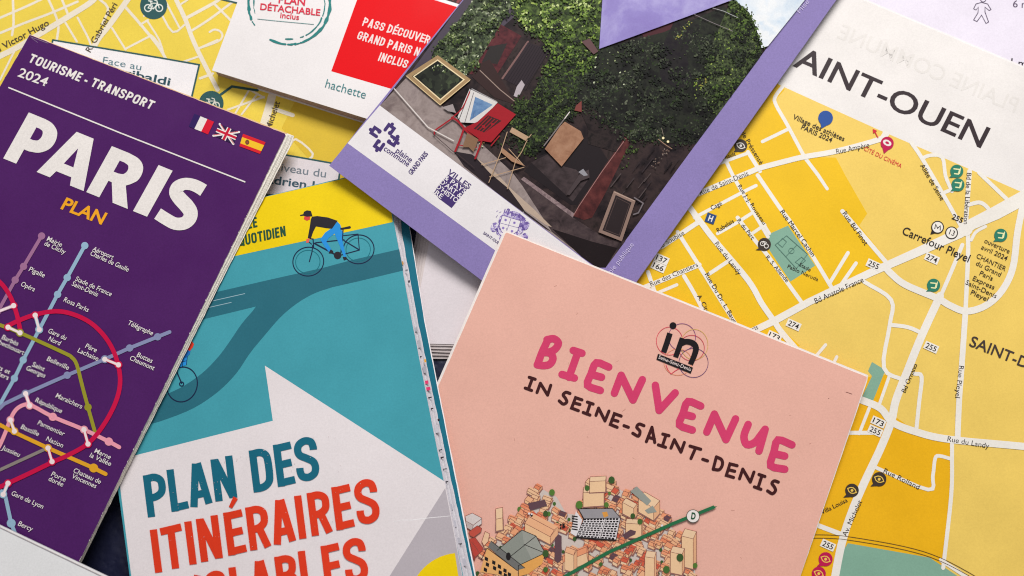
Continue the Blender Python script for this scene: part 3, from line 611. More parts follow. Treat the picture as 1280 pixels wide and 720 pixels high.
# ------------------------------------------------------------------ purple folded city map
def purple_map():
    t = Thing("folded_map", "thick purple folded city map with a transport diagram and three small flags", "map",
              [(357, 168, 9.8), (97, 706, 11), (37, 44, 5.8)], (170, 350), bumps=[(230, 330, 110, -.5), (40, 560, 120, .7), (330, 190, 60, .4)], thick=.0030)
    PU = ink((72, 26, 91), rough=.45, spec=.2, grain=.04, mottle=.04); WH = ink((224, 218, 214), grain=.04); CR = ink((232, 216, 216))
    g = Part(t, "page_stack")
    for k in range(8):
        d = 2.2 + k * 1.25 + random.uniform(-.5, .5); e = .3 + k * .14
        v = 244 - 8 * (k % 3) - (8 if k > 5 else 0)
        g.slab([(37, 44 - e), (357 + d * .95, 168 - e + d * .3), (357 + d * .95 - 3, 176 + d * .3), (272 + d * .72, 345), (160 + d * .45, 575), (97 + d * .28, 706), (-250, 560)], -.0019 + (7 - k) * .0002, .00018, ink((v, v - 6, v - 16), rough=.8, grain=.08), ink((190, 182, 172), rough=.85, grain=.08), .25, 6)
    g.build()
    q = Part(t, "back_cover"); q.slab(ps(38, 46, 356, 170, 272, 342, 160, 573, 97, 704, -250, 560), -.0021, .0009, PU, EDGE); q.build()
    b = Part(t, "back_edge", label="beige folded edge along the top"); b.slab(ps(36, 42.6, 358.6, 166.4, 352, 180, 40, 60), -.0006, .0003, ink((214, 176, 140)), EDGE, .15); b.build()
    c = Part(t, "cover"); c.slab(ps(36.6, 44.2, 37.6, 43.8, 356, 167, 357, 169, 97, 706, -260, 560), 0, .0003, PU, EDGE, .2, 5); n = c
    for _ in range(30):
        f = random.random(); x, y = 357 - 260 * f, 169 + 537 * f; a = random.uniform(.3, .8); L = random.uniform(.5, 2)
        n.poly([(x - a, y), (x + .1 - .24 * L, y + L), (x + .1 + .24 * L, y - L)], EDGE)
    n.stroke(ps(40, 48, 47, 53), .8, ink((118, 90, 130))); n.stroke(ps(38, 46, 60, 54), .5, ink((150, 130, 150))); n.build()
    l = Part(t, "heading_lettering"); set_words(l, "TOURISME - TRANSPORT", (34.3, 77), (.932, .362), 11.4, 9.35, 2.35, WH, .16, 'butt'); l.build()
    l = Words(t, "heading_lettering"); l.text("2024", (21.5, 95), (57, 108), 11.5, WH, .014, lean=.10)
    r = Part(t, "rule_line"); r.stroke(ps(11, 109.5, 150, 166, 306, 227.3), 1.7, WH); r.build()
    h = Part(t, "title_lettering", label="very large off-white slanted capitals")
    O = (4, 198)
    q = lambda pts: [(O[0] + u * .9268 + 32 * v, O[1] + u * .3758 - 57.5 * v) for u, v in pts]
    pc = lambda pts, n=6: catmull(pts, n)
    h.poly(q([(0, 0), (17.5, 0), (17.5, .31)] + pc([(24, .31), (36, .36), (45, .5), (47, .68), (43, .86), (33, .97), (22, 1)]) + [(0, 1)]), WH); h.poly(q([(17.5, .54), (17.5, .79)] + pc([(22, .79), (27, .76), (29, .66), (27, .57), (22, .54)])), PU)
    h.poly(q([(45, 0), (63, 0), (66.2, .155), (86.5, .155), (90, 0), (108.5, 0), (87.5, 1), (64.5, 1)]), WH); h.poly(q([(69.8, .345), (82.8, .345), (76.2, .72)]), PU)
    h.poly(q([(112, 0), (129.5, 0), (129.5, .36), (134, .36), (147.5, 0), (168, 0), (151.5, .40)] + pc([(156, .46), (161.5, .58), (162, .74), (158, .88), (149, .97), (136, 1)]) + [(112, 1)]), WH); h.poly(q([(129.5, .56), (129.5, .8)] + pc([(136, .8), (142, .77), (144.3, .68), (142, .59), (136, .56)])), PU)
    h.poly(q([(175, 0), (194, 0), (194, 1), (175, 1)]), WH)
    h.stroke(ps(254.5, 238, 247, 233.5, 239, 230.5, 230, 230, 222, 234, 220, 241, 225, 248.5, 233, 257, 238, 265, 237, 273, 230, 279, 219, 279.5, 208, 274, 197, 267), [16, 15.5, 15, 15, 16, 17, 18, 18.5, 18, 17, 16, 15.5, 15.5, 15.5], WH, cap='butt', smooth=4); h.build()
    w = Words(t, "subtitle_lettering"); w.text("PLAN", (75.5, 260.5), (127, 280.5), 15.5, ink((246, 170, 34)), .026, lean=.14)
    f = Part(t, "flag", label="blue, white and red tricolour flag"); f.poly(ps(243, 142, 250.6, 145.3, 243, 161, 236, 158), ink((46, 26, 88))); f.poly(ps(250.6, 145.3, 259.2, 148.8, 251.5, 164.4, 243, 161), WH); f.poly(ps(259.2, 148.8, 267.6, 152.2, 260, 168, 251.5, 164.4), ink((206, 20, 48))); f.build()
    f = Part(t, "flag", label="flag with crossed red and white bands"); B = ps(274.6, 155, 298.8, 165, 291.7, 180, 266.7, 169.6)
    m = lambda u, v: tuple((B[0][i] * (1 - u) + B[1][i] * u) * (1 - v) + (B[3][i] * (1 - u) + B[2][i] * u) * v for i in (0, 1))
    RD = ink((190, 20, 52)); f.poly(B, ink((44, 24, 66)))
    f.stroke([m(0, 0), m(1, 1)], 2.6, WH); f.stroke([m(1, 0), m(0, 1)], 2.6, WH); f.stroke([m(.06, .0), m(1, .96)], .8, RD); f.stroke([m(.94, 0), m(0, .94)], .8, RD)
    f.stroke([m(0, .5), m(1, .5)], 5.6, WH, cap='butt'); f.stroke([m(.5, 0), m(.5, 1)], 5.8, WH, cap='butt'); f.stroke([m(0, .5), m(1, .5)], 3, RD, cap='butt'); f.stroke([m(.5, 0), m(.5, 1)], 3.2, RD, cap='butt'); f.build()
    f = Part(t, "flag", label="red and yellow striped flag with a small crest"); B = ps(303.8, 167.2, 332, 177.7, 325, 192.4, 299.2, 182.8)
    m = lambda u, v: tuple((B[0][i] * (1 - u) + B[1][i] * u) * (1 - v) + (B[3][i] * (1 - u) + B[2][i] * u) * v for i in (0, 1))
    f.poly(B, ink((206, 28, 40))); f.poly([m(0, .26), m(1, .26), m(1, .76), m(0, .76)], ink((246, 196, 40))); f.disc(m(.28, .5), 2.6, ink((110, 70, 40)), 3.2); f.disc(m(.28, .5), 1, ink((170, 60, 50))); f.build()
    d = Part(t, "metro_diagram", step=2e-6)
    MA, LB, CS, OL, SL, PK, OR, GY = [ink(c) for c in ((152, 104, 140), (140, 172, 194), (192, 12, 66), (146, 142, 40), (128, 134, 170), (226, 150, 166), (216, 156, 36), (132, 122, 118))]
    def line(m, w, pts, dots=(), sm=4, r=4.6):
        d.stroke(ps(*pts), w, m, smooth=sm)
        for o in dots: d.disc(o, r, m, n=18)
    line(MA, 4.4, (52, 295, 29.5, 333, 19, 350, -4, 392), ps(52, 295, 29.5, 333, 19, 350), 0)
    line(LB, 4.6, (106, 307, 84, 347, 72, 368, 49, 412, 29, 450, 18, 473, -6, 516), ps(106, 307, 84, 347, 72, 368, 49, 412, 29, 450, 18, 473), 0)
    line(GY, 4, (-6, 590, 55, 562), (), 0)
    line(SL, 4.6, (212, 415, 197, 421, 162, 435, 131, 449, 84, 469, 32, 492, 5, 505, -6, 516), ps(197, 421, 162, 435, 84, 469), 0)
    line(OL, 4.6, (-6, 404, 25, 416, 80, 441, 90, 447, 96, 456, 103, 483, 110, 509, 119, 541), [(110, 509)], 3)
    line(PK, 5, (149, 559, 136, 552, 105, 537, 66, 521, 40, 507, 30, 506, 20, 512, 13, 524, 7, 540, 0, 556, -6, 566), ps(136, 552, 66, 521), 3, 5.2)
    line(OR, 5, (-6, 528, 17, 540, 60, 560, 117, 585, 132, 592.5), [(117, 585)], 0, 5.6)
    line(CS, 5.6, (8, 408, 25, 400, 45, 393, 70, 389, 92, 393, 114, 404, 132, 422, 144, 444, 150, 470, 148, 492, 139, 515, 124, 539, 108, 556, 85, 569, 65, 578, 36, 592, 8, 605, -8, 612))
    line(CS, 5.6, (-8, 346, 4, 357, 14, 373, 21, 393, 26, 416))
    line(LB, 4.8, (2, 614, 7, 622, 14, 654, 20, 670), [(14, 654)], 0, 5.6)
    for a, b, m, m2 in (((17, 382), (-4, 390), CS, MA), ((44, 394), (49, 412), CS, LB), ((10, 409), (25, 416), CS, OL), ((131, 449), (148, 456), SL, CS), ((32, 492), (37, 507), SL, PK), ((13, 525), (18, 539), PK, OR), ((105, 537), (110, 555), PK, CS), ((60, 560), (65, 577), OR, CS), ((10, 604), (4, 618), CS, LB)):
        d.disc(a, 5, m, n=18); d.disc(b, 5, m2, n=18); d.stroke([a, b], 4.6, m2); d.stroke([a, b], 3, CR); d.disc(a, 3.3, CR, n=16); d.disc(b, 3.3, CR, n=16)
    d.build()
    s = Words(t, "station_name")
    LW = {"Mairie": 21, "de Clichy": 30}
    for txt, x, y, L in (("Mairie", 58, 300.5, 20), ("de Clichy", 54.8, 306.3, 28), ("Pigalle", 35.5, 338.5, 21), ("Opéra", 25.5, 357, 18.5), ("Aéroport", 115, 313, 28), ("Charles de Gaulle", 112.2, 318.6, 52),
                         ("Stade de France", 93.5, 350.5, 49), ("Saint-Denis", 89.2, 356.6, 35), ("Rosa Parks", 79, 376.5, 33.5), ("Gare du", 59.5, 415.5, 24), ("Nord", 60, 425.5, 15.5), ("Télégraphe", 159, 405.5, 34), ("Buttes", 170.5, 445.5, 20.5), ("Chaumont", 161.5, 449.5, 33),
                         ("Père", 106, 434.5, 15), ("Lachaise", 96.5, 440, 27.5), ("Barbès", 1.5, 423.4, 22), ("Rochechouart", -14, 424.6, 47), ("Belleville", 58, 450.5, 29.5), ("Saint", 39.5, 457.5, 16.5), ("Georges", 32, 462, 25.5), ("Arts et", -12, 457.5, 25.5), ("Métiers", -15, 464, 27),
                         ("Maraîchers", 69, 496.5, 35.5), ("République", 43.5, 502, 36), ("Parmentier", 46.5, 530.5, 36), ("Bastille", 25.5, 535.5, 24), ("Nation", 57, 550.5, 22.5), ("Jussieu", 1.5, 561.5, 24), ("Marne", 117.5, 565.5, 21.5), ("la Vallée", 111.5, 571, 28.5),
                         ("Porte", 63.5, 594.5, 19), ("dorée", 60, 600.5, 19.5), ("Chateau de", 91, 590, 37), ("Vincennes", 89, 597, 33), ("Gare de Lyon", 13.5, 618.5, 43), ("Bercy", 22, 656.5, 19)):
        a = math.radians(24); s.text(txt, (x, y), (x + L * math.cos(a), y + L * math.sin(a)), 6.1, WH, .004, lean=.10)
purple_map()

# ------------------------------------------------------------------ lavender brochure with a photograph
def lavender_brochure():
    t = Thing("brochure", "lavender brochure showing a photograph of an ivy-covered house and chairs", "brochure",
              [(420, 200, 12.5), (580, 0, 12.5), (1046, 0, 4.6)], (720, 170), bumps=[(560, 260, 90, .5), (800, 120, 130, -.6), (930, 120, 70, .3)], thick=.0014)
    LV, WH, DP = ink((133, 119, 174), rough=.5, grain=.045), ink((222, 217, 219)), ink((62, 42, 104))
    out = ps(411.5, 207, 729, 446, 1085, -56, 652, -92)
    b = Part(t, "inner_pages"); 
    for k in range(3): b.slab(ps(412.5 + k * .3, 207, 729, 446 + .6 * k, 1084 + .4 * k, -56, 652, -91), -.0003 - k * .00036, .00032, WH, ink((120, 104, 140), rough=.8), .1)
    b.build()
    c = Part(t, "cover"); c.slab(out, 0, .0003, LV, ink((150, 132, 176)), .1); c.build()
    k = Part(t, "white_band"); k.poly(ps(434.5, 179, 620, 313.8, 752, 410, 780, 362, 475, 131.5), WH); k.build()
    p = Part(t, "photograph", step=8e-7, label="printed photograph of an ivy-covered house front with chairs")
    PH = [475, 132, 746, 334.5, 757, 334.5, 870, 180, 960, 58, 1006, 0, 1062, -76, 648, -88, 581, -2]
    poly = ps(*PH)
    dk = ink((46, 37, 40), rough=.42, spec=.06, cloud=(110, ((20, 17, 20), (38, 30, 33), (56, 44, 44), (30, 26, 26))))
    p.poly(poly, dk)
    C = lambda c, n=.03, r=.42: ink(c, rough=r, spec=.06, grain=n)
    road = ink((150, 136, 134), rough=.42, spec=.06, cloud=(120, ((112, 98, 97), (136, 122, 119), (150, 136, 133), (126, 112, 111))))
    p.poly(ps(475, 132, 510, 95, 552, 132, 575, 150, 600, 178, 640, 215, 668, 252, 700, 290, 735, 325, 729, 322), road)
    p.poly(ps(581, -2, 660, -70, 655, 10, 610, 50, 560, 95, 520, 100, 510, 95), C((74, 66, 78)))
    p.poly(ps(640, 212, 655, 226, 715, 271, 760, 300, 782, 301, 757, 334.5, 746, 334.5, 690, 290), ink((82, 68, 70), rough=.42, spec=.06, cloud=(200, ((46, 38, 40), (68, 56, 58), (84, 71, 70)))))
    p.poly(ps(690, 286, 740, 302, 772, 310, 757, 334.5, 746, 334.5, 727, 321), C((32, 25, 27)))
    p.poly(ps(567, 189, 590, 193, 617, 213, 637, 235, 656, 264, 690, 290, 682, 286, 640, 255, 620, 240, 580, 208), C((44, 36, 41)))
    p.poly(ps(595, 197, 617, 213, 640, 237, 668, 262, 690, 284, 682, 281, 655, 262, 636, 236, 612, 216), C((176, 156, 140)))
    p.poly(ps(655, 214, 672, 196, 740, 170, 760, 200, 722, 256, 713, 256), C((36, 30, 33)))
    p.poly(ps(664, 203, 690, 190, 705, 208, 720, 212, 735, 225, 716, 252), ink((60, 50, 53), rough=.42, spec=.06, cloud=(240, ((46, 38, 40), (62, 52, 54), (72, 60, 62)))))
    p.poly(ps(651, 224, 655, 221, 718, 267, 716, 272), ink((124, 106, 110), rough=.42, spec=.06, cloud=(500, ((90, 76, 80), (130, 110, 112), (150, 132, 132)))))
    p.poly(ps(787, 162, 793, 168, 756, 243, 740, 272, 730, 275, 717, 270, 725, 254), ink((90, 44, 44), rough=.42, spec=.06, cloud=(200, ((54, 28, 30), (80, 40, 40), (96, 50, 48)))))
    p.stroke(ps(789, 164, 752, 215, 724, 257, 717, 269), .9, C((150, 110, 106)))
    # doors of the house front
    p.poly(ps(625, 30, 652, 45, 618, 98, 580, 91), ink((96, 46, 50), rough=.42, spec=.06, cloud=(260, ((46, 26, 31), (82, 36, 42), (98, 48, 51)))))
    p.poly(ps(612, 58, 634, 54, 622, 80, 602, 78), C((46, 42, 42))); p.stroke(ps(625, 31, 580, 90), 1.2, C((132, 92, 88))); p.stroke(ps(660, 52, 628, 98), 2.4, C((120, 90, 88)))
    p.poly(ps(660, 53, 688, 62, 655, 112, 630, 99), C((46, 37, 43)))
    for i in range(9): p.stroke(ps(663 + i * 2.9, 55 + i * 1, 634 + i * 2.9, 100 + i * 1.6), .6, C((28, 23, 28)))
    p.poly(ps(596, 82, 612, 74, 640, 122, 655, 118, 648, 132, 618, 122, 590, 96), C((54, 38, 38)))
    p.stroke(ps(600, 88, 625, 112, 645, 128), 1.1, C((150, 130, 120))); p.poly(ps(646, 108, 652, 100, 656, 106, 648, 122, 642, 120), C((170, 160, 165)))
    p.poly(ps(800, 40, 840, 25, 850, 22, 838, 55, 815, 60), C((74, 38, 44)))
    iv = lambda cols, s=420: ink(cols[1], rough=.42, spec=.06, cloud=(s, cols), grain=.03)
    I2 = ps(624, -60, 760, -60, 752, 0, 749, 61, 736, 92, 716, 122, 682, 150, 662, 134, 676, 100, 690, 64, 668, 42, 650, 28, 640, 10)
    I1 = ps(576, 22, 605, -20, 645, -40, 646, -6, 624, 34, 592, 86, 580, 96, 560, 84, 541, 70, 543, 60)
    I3 = ps(645, 122, 664, 130, 684, 150, 716, 122, 722, 140, 705, 152, 680, 176, 668, 196, 650, 190, 640, 160)
    I4 = ps(749, 61, 830, 40, 905, 8, 952, 40, 950, 72, 870, 180, 846, 180, 792, 172, 780, 168, 750, 150, 716, 122, 736, 92)
    I5 = ps(915, 0, 930, 8, 944, 34, 953, 62, 925, 105, 896, 145, 880, 120, 884, 70, 905, 20)
    p.poly(I4, iv(((18, 16, 18), (29, 29, 28), (40, 43, 35), (30, 31, 29)), 200)); p.poly(I5, iv(((30, 32, 28), (50, 58, 38), (72, 84, 52), (90, 100, 64)), 420))
    p.poly(I3, iv(((18, 21, 16), (34, 43, 27), (50, 62, 36), (62, 74, 46)))); p.poly(I1, iv(((26, 28, 26), (52, 62, 44), (84, 96, 66), (170, 176, 150)))); p.poly(I2, iv(((22, 28, 16), (44, 58, 28), (74, 92, 44), (100, 116, 60))))
    p.poly(ps(845, 22, 868, 30, 858, 70, 866, 100, 850, 112, 826, 100, 822, 70), ink((38, 32, 40), rough=.42, spec=.06, cloud=(300, ((23, 20, 25), (31, 26, 32), (36, 34, 34), (26, 24, 26)))))
    p.poly(ps(720, 126, 745, 138, 760, 150, 782, 168, 770, 190, 735, 180, 735, 160, 728, 145), ink((40, 34, 36), rough=.42, spec=.06, cloud=(260, ((20, 17, 19), (34, 27, 29), (48, 39, 39), (26, 22, 23)))))
    # single leaves over the masses
    def leaves(area, n, pal, r0, r1, zr=1.2e-5, keep=None):
        xs, ys = [q[0] for q in area], [q[1] for q in area]; base = p.up(); i = 0
        while i < n:
            x, y = random.uniform(min(xs), max(xs)), random.uniform(min(ys), max(ys))
            if not inside((x, y), area) or (keep and random.random() > keep(x, y)): continue
            i += 1; a = random.uniform(0, 6.28); r = random.uniform(r0, r1); q = random.uniform(.45, .8)
            ca, sa = math.cos(a), math.sin(a)
            pts = [(x + u * r * ca - v * r * q * sa, y + u * r * sa + v * r * q * ca) for u, v in ((1.1, 0), (.3, .8), (-.6, .75), (-1, 0), (-.6, -.75), (.3, -.8))]
            if all(inside(w, poly) for w in pts): p.poly(pts, random.choice(pal), base + random.uniform(0, zr))
        p.t.k += zr
    br = [C(c) for c in ((150, 168, 84), (112, 138, 56), (84, 108, 44), (56, 74, 32), (188, 200, 136), (128, 150, 72), (40, 52, 26))]
    md = [C(c) for c in ((62, 78, 40), (42, 55, 30), (80, 96, 50), (29, 36, 22), (51, 66, 35))]
    dm = [C(c) for c in ((36, 42, 31), (27, 30, 25), (46, 53, 38), (22, 22, 22), (32, 36, 31), (54, 62, 47))]
    dl = [C(c) for c in ((62, 68, 54), (76, 82, 64), (50, 58, 42), (92, 96, 80))]
    lt = [C(c) for c in ((200, 208, 176), (150, 160, 116), (90, 104, 68), (60, 70, 48))]
    nz = lambda x, y: .5 + .25 * math.sin(x * .085 + y * .05 + 2 * math.sin(y * .06)) + .25 * math.sin(x * .05 - y * .11 + 1.5 * math.sin(x * .045))
    leaves(I4, 1500, dm + md[1:2], .9, 2.3, keep=lambda x, y: nz(x, y) ** 2 * 1.3); leaves(I4, 460, dl, .7, 1.5, keep=lambda x, y: max(0, nz(x, y) - .5) * 2 * (1 if x < 800 else .45)); leaves(ps(716, 122, 750, 100, 850, 150, 800, 182, 770, 172), 260, dm + dl, .9, 2); leaves(I3, 420, md + dm, 1.1, 2.6); leaves(I1, 330, dm + md, 1, 2.2); leaves(I1, 110, lt, .7, 1.6)
    leaves(I2, 620, md + dm[:2], 1.2, 2.8); leaves(I2, 420, dm, 1.2, 2.8, keep=lambda x, y: min(1, max(0, (y - 50) / 60))); leaves(I2, 620, br, 1.1, 2.8, keep=lambda x, y: max(.03, 1 - max(0, y - 6) / 82) * (.25 + .75 * (nz(x * 1.7, y * 1.7) > .4))); leaves(I2, 90, md, 1.3, 2.6, keep=lambda x, y: min(1, max(0, (y - 40) / 90))); leaves(I5, 330, md + dm, .9, 2); leaves(I5, 60, [br[0], br[5], br[1]], .7, 1.6)
    leaves(ps(738, 58, 790, 66, 780, 110, 735, 108), 46, lt + md, .8, 1.7); leaves(ps(868, 95, 888, 88, 884, 108, 874, 124, 868, 122), 34, [br[0], br[1], C((130, 124, 60))], .8, 1.7); leaves(ps(840, 50, 862, 24, 866, 28, 846, 54), 18, [br[0], C((150, 140, 70))], .7, 1.3)
    leaves(ps(775, 200, 792, 172, 800, 186, 784, 208, 772, 214), 40, md, .8, 2); leaves(ps(605, 172, 640, 150, 650, 190, 625, 186), 40, md + dm, 1, 2.2); leaves(ps(590, 176, 606, 172, 604, 186, 594, 188), 30, lt + [C((150, 120, 80))], .8, 1.5)
    # leaves straying over the borders of the masses, and faint uprights inside the shop
    def fringe(area, n, pal, r0, r1, spread):
        base = p.up()
        for _ in range(n):
            i = random.randrange(len(area)); a, b = area[i], area[(i + 1) % len(area)]; f = random.random()
            x, y = a[0] + (b[0] - a[0]) * f + random.gauss(0, spread), a[1] + (b[1] - a[1]) * f + random.gauss(0, spread)
            g, r = random.uniform(0, 6.28), random.uniform(r0, r1); ca, sa = math.cos(g), math.sin(g)
            pts = [(x + u * r * ca - v * r * sa, y + u * r * sa + v * r * ca) for u, v in ((1.1, 0), (.3, .55), (-.6, .5), (-1, 0), (-.6, -.5), (.3, -.55))]
            if all(inside(w, poly) for w in pts): p.poly(pts, random.choice(pal), base + random.uniform(0, 6e-6))
        p.t.k += 6e-6
    fringe(I2[4:], 300, md + dm[:3], .7, 1.9, 3); fringe(I1[3:], 90, md + dm[:3], .7, 1.6, 2.6); fringe(I3, 160, md + dm[:3], .7, 1.9, 3); fringe(I4[:1] + I4[4:], 300, md[:2] + dm + dl[:1], .8, 1.8, 4); fringe(I5[3:], 120, md + dm[:3], .7, 1.6, 3)
    # rounded clumps, lit on their upper left
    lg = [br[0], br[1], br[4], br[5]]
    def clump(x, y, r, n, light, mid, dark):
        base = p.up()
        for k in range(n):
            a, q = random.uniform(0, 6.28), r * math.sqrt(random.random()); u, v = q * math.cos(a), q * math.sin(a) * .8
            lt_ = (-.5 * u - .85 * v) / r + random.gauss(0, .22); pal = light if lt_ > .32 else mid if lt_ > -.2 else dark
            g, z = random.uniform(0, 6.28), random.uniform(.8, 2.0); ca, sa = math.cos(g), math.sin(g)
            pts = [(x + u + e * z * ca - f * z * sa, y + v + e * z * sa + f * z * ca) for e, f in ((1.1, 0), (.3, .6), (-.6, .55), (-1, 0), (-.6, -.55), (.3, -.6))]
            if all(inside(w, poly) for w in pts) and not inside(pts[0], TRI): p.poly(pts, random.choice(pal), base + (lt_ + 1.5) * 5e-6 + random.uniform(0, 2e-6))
        p.t.k += 1.0e-6
    TRI = ps(745, 66, 750, -10, 920, -10, 915, 4)
    def clumps(area, n, r0, r1, pals):
        xs, ys = [q[0] for q in area], [q[1] for q in area]; c = []
        while len(c) < n:
            x, y = random.uniform(min(xs), max(xs)), random.uniform(max(-8, min(ys)), max(ys))
            if inside((x, y), area): c.append((x, y))
        for x, y in sorted(c, key=lambda q: -q[1]): clump(x, y, random.uniform(r0, r1), 30, *pals(x, y))
    dd = [dm[1], dm[3]]
    def p2(x, y): return (lg, br[1:4], md) if y + random.gauss(0, 14) < 34 else (br[1:3], md[:3], dm) if y + random.gauss(0, 12) < 84 else (md[:3], dm[:3] + md[1:2], dd)
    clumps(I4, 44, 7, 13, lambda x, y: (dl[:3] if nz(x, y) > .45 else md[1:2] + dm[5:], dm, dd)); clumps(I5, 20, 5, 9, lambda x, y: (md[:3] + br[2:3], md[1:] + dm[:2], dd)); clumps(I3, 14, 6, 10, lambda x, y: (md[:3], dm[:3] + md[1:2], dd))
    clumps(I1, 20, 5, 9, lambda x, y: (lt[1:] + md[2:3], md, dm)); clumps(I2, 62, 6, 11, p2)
    for _ in range(34):
        x, y = random.uniform(745, 850), random.uniform(185, 270); L = random.uniform(6, 22)
        if inside((x, y), ps(772, 215, 800, 186, 862, 184, 800, 270, 782, 285)) and inside((x - .62 * L, y + .8 * L), poly): p.stroke(ps(x, y, x - .62 * L, y + .8 * L), random.uniform(.5, 1.4), random.choice([C((62, 54, 56)), C((28, 23, 26)), C((76, 66, 66)), C((50, 42, 46))]))
    # sky and the lilac triangle
    sky = ink((196, 212, 228), rough=.42, spec=.06, cloud=(55, ((190, 206, 222), (212, 220, 228), (226, 228, 230), (202, 214, 226))))
    p.poly(ps(912, -4, 921, 2, 936, 15, 945, 34, 952, 60, 960, 57.5, 1006, 0, 1060, -74, 930, -70), sky)
    bd = ps(914, 2, 922, 5, 936, 18, 945, 36, 953, 60); fringe(bd + bd[-2:0:-1], 150, md + br[2:4], .8, 2, 2.6)
    tri = ink((150, 132, 190), rough=.42, spec=.06, cloud=(32, ((134, 120, 182), (142, 130, 190), (166, 158, 206), (150, 138, 196))))
    p.poly(ps(749, 61, 753, 0, 762, -80, 1010, -74, 960, -18, 915, 0), tri)
    p.stroke(ps(868, 18, 890, 28, 916, 39), .6, C((130, 120, 124))); p.stroke(ps(891, 10, 905, 14, 922, 22), .6, C((170, 170, 172)))
    p.poly(ps(727, 52, 737, 48, 748, 64, 742, 68), C((96, 70, 72)))
    # leaning board, frames and chairs in the photograph
    p.poly(ps(700, 158, 706, 152, 726, 164, 729.5, 173, 702, 208, 681, 186), ink((156, 116, 92), rough=.42, spec=.06, cloud=(220, ((138, 98, 76), (154, 114, 90), (164, 126, 102)))))
    p.stroke(ps(711, 141, 700, 156, 680, 182), 1.5, C((120, 112, 112))); p.stroke(ps(712, 140, 706, 148), 1.1, C((214, 206, 200))); p.poly(ps(720, 132, 727, 126, 727, 140, 718, 138), C((120, 62, 58)))
    fr = C((136, 112, 102)); p.poly(ps(769, 243, 791, 253, 775, 298, 752, 289), C((44, 36, 38))); p.stroke(ps(768.5, 241, 792, 252, 776, 299, 750.5, 289), 4, fr, closed=True); p.stroke(ps(771, 247, 787, 255, 774, 294, 756, 287), .7, C((80, 64, 62)), closed=True)
    p.stroke(ps(768, 240, 793, 251), .9, C((176, 152, 138))); p.stroke(ps(793, 247, 804, 254, 798, 266, 792, 268), 1.6, C((112, 104, 108)))
    p.poly(ps(725, 217, 736, 212, 737, 222, 726, 226, 712, 244, 708, 243), C((70, 60, 62))); p.poly(ps(723, 215, 729, 211, 735, 219, 730, 220), C((140, 138, 144)))
    for x, y in ((829, 172.5), (835, 177)): p.disc((x, y), 1.6, C((250, 232, 170))); p.disc((x, y), .8, C((255, 250, 225)))
    p.stroke(ps(823, 174, 832, 181, 840, 186), .9, C((150, 120, 100))); p.stroke(ps(827, 160, 829, 168), .8, C((120, 110, 100))); leaves(ps(812, 206, 834, 182, 838, 188, 820, 210), 22, [C((110, 90, 80)), C((84, 76, 70)), C((140, 126, 116))], .6, 1.3)
    p.poly(ps(546, 74, 582, 100, 551, 126, 516, 94), ink((44, 46, 40), rough=.42, spec=.06, voro=(500, ((26, 28, 26), (44, 48, 40), (66, 76, 54)))))
    p.stroke(ps(547, 72, 584.5, 99.5, 550.5, 128.5, 511, 95), 5, C((158, 130, 94)), closed=True); p.stroke(ps(547, 75, 580, 99.5, 550.5, 124.5, 517, 95.5), 1.4, C((226, 206, 166)), closed=True); p.stroke(ps(508.5, 95.5, 550, 131, 587, 100.5), .9, C((214, 190, 146)))
    leaves(ps(540, 82, 556, 80, 562, 92, 536, 92), 20, md + lt, .9, 1.7)
    p.poly(ps(587, 111, 622, 128, 598, 154, 576, 153, 572, 146), C((204, 200, 198))); p.poly(ps(594, 121, 616, 131, 587, 151), ink((86, 118, 160), rough=.42, spec=.06, cloud=(180, ((66, 96, 140), (96, 128, 168), (120, 148, 180)))))
    p.stroke(ps(588, 112, 574, 149), 1, C((90, 84, 88))); p.stroke(ps(592, 116, 581, 153), .9, C((112, 108, 110))); p.stroke(ps(590, 111, 621, 127), 1.2, C((150, 146, 148)))
    RE = C((152, 30, 40))
    p.poly(ps(622, 129, 645, 143, 614, 178, 602, 176, 580, 160, 597, 152), RE)
    p.poly(ps(610, 144, 627, 151, 606, 166, 592, 161), C((60, 34, 36)))
    for i in range(4): p.stroke(ps(612 + i * 3.6 - 1, 146 + i * 1.5, 598 + i * 3.4 - 3, 162 + i * 1.4), 1, RE)
    for w, a in ((1.6, (587, 115, 578, 135, 565, 147)), (2.6, (565, 147, 572, 151, 580, 160)), (1.8, (565, 148, 555, 155, 544, 163, 543, 168)), (2.4, (580, 160, 576, 172, 569, 189)), (2.2, (580, 161, 596, 175, 602, 176, 594, 198)), (1.2, (571, 181, 596, 184)), (1.5, (624, 170, 614, 182))): p.stroke(ps(*a), w, RE, smooth=3)
    p.poly(ps(584, 166, 598, 174, 592, 190, 586, 184, 578, 184), C((128, 98, 76)))
    tn = C((176, 146, 118))
    p.poly(ps(640, 159, 661, 171, 657, 176, 637, 165), tn); p.poly(ps(627, 184, 657, 208, 640, 202, 626, 190), C((160, 122, 96)))
    for w, a in ((1, (634, 165, 626, 190, 611, 228)), (1, (659, 175, 652, 190, 645, 200, 634, 236)), (.9, (602, 206, 632, 197)), (.9, (612, 221, 655, 209)), (.9, (636, 186, 654, 206)), (1, (661, 172, 664, 168))): p.stroke(ps(*a), w, tn)
    for w, a in ((.8, (541, 167, 567, 190)), (.8, (569, 190, 593, 210))): p.stroke(ps(*a), w, C((60, 48, 50)))
    p.stroke(ps(493, 111, 514, 135, 535, 159, 567, 176), 1.4, C((206, 198, 194)))
    p.poly(ps(553, 134, 566, 130, 570, 141, 560, 139), C((150, 140, 140)))
    p.build()
    t.k = 6e-5
    def logo(nm): return Part(t, nm)
    g = logo("puzzle_emblem")
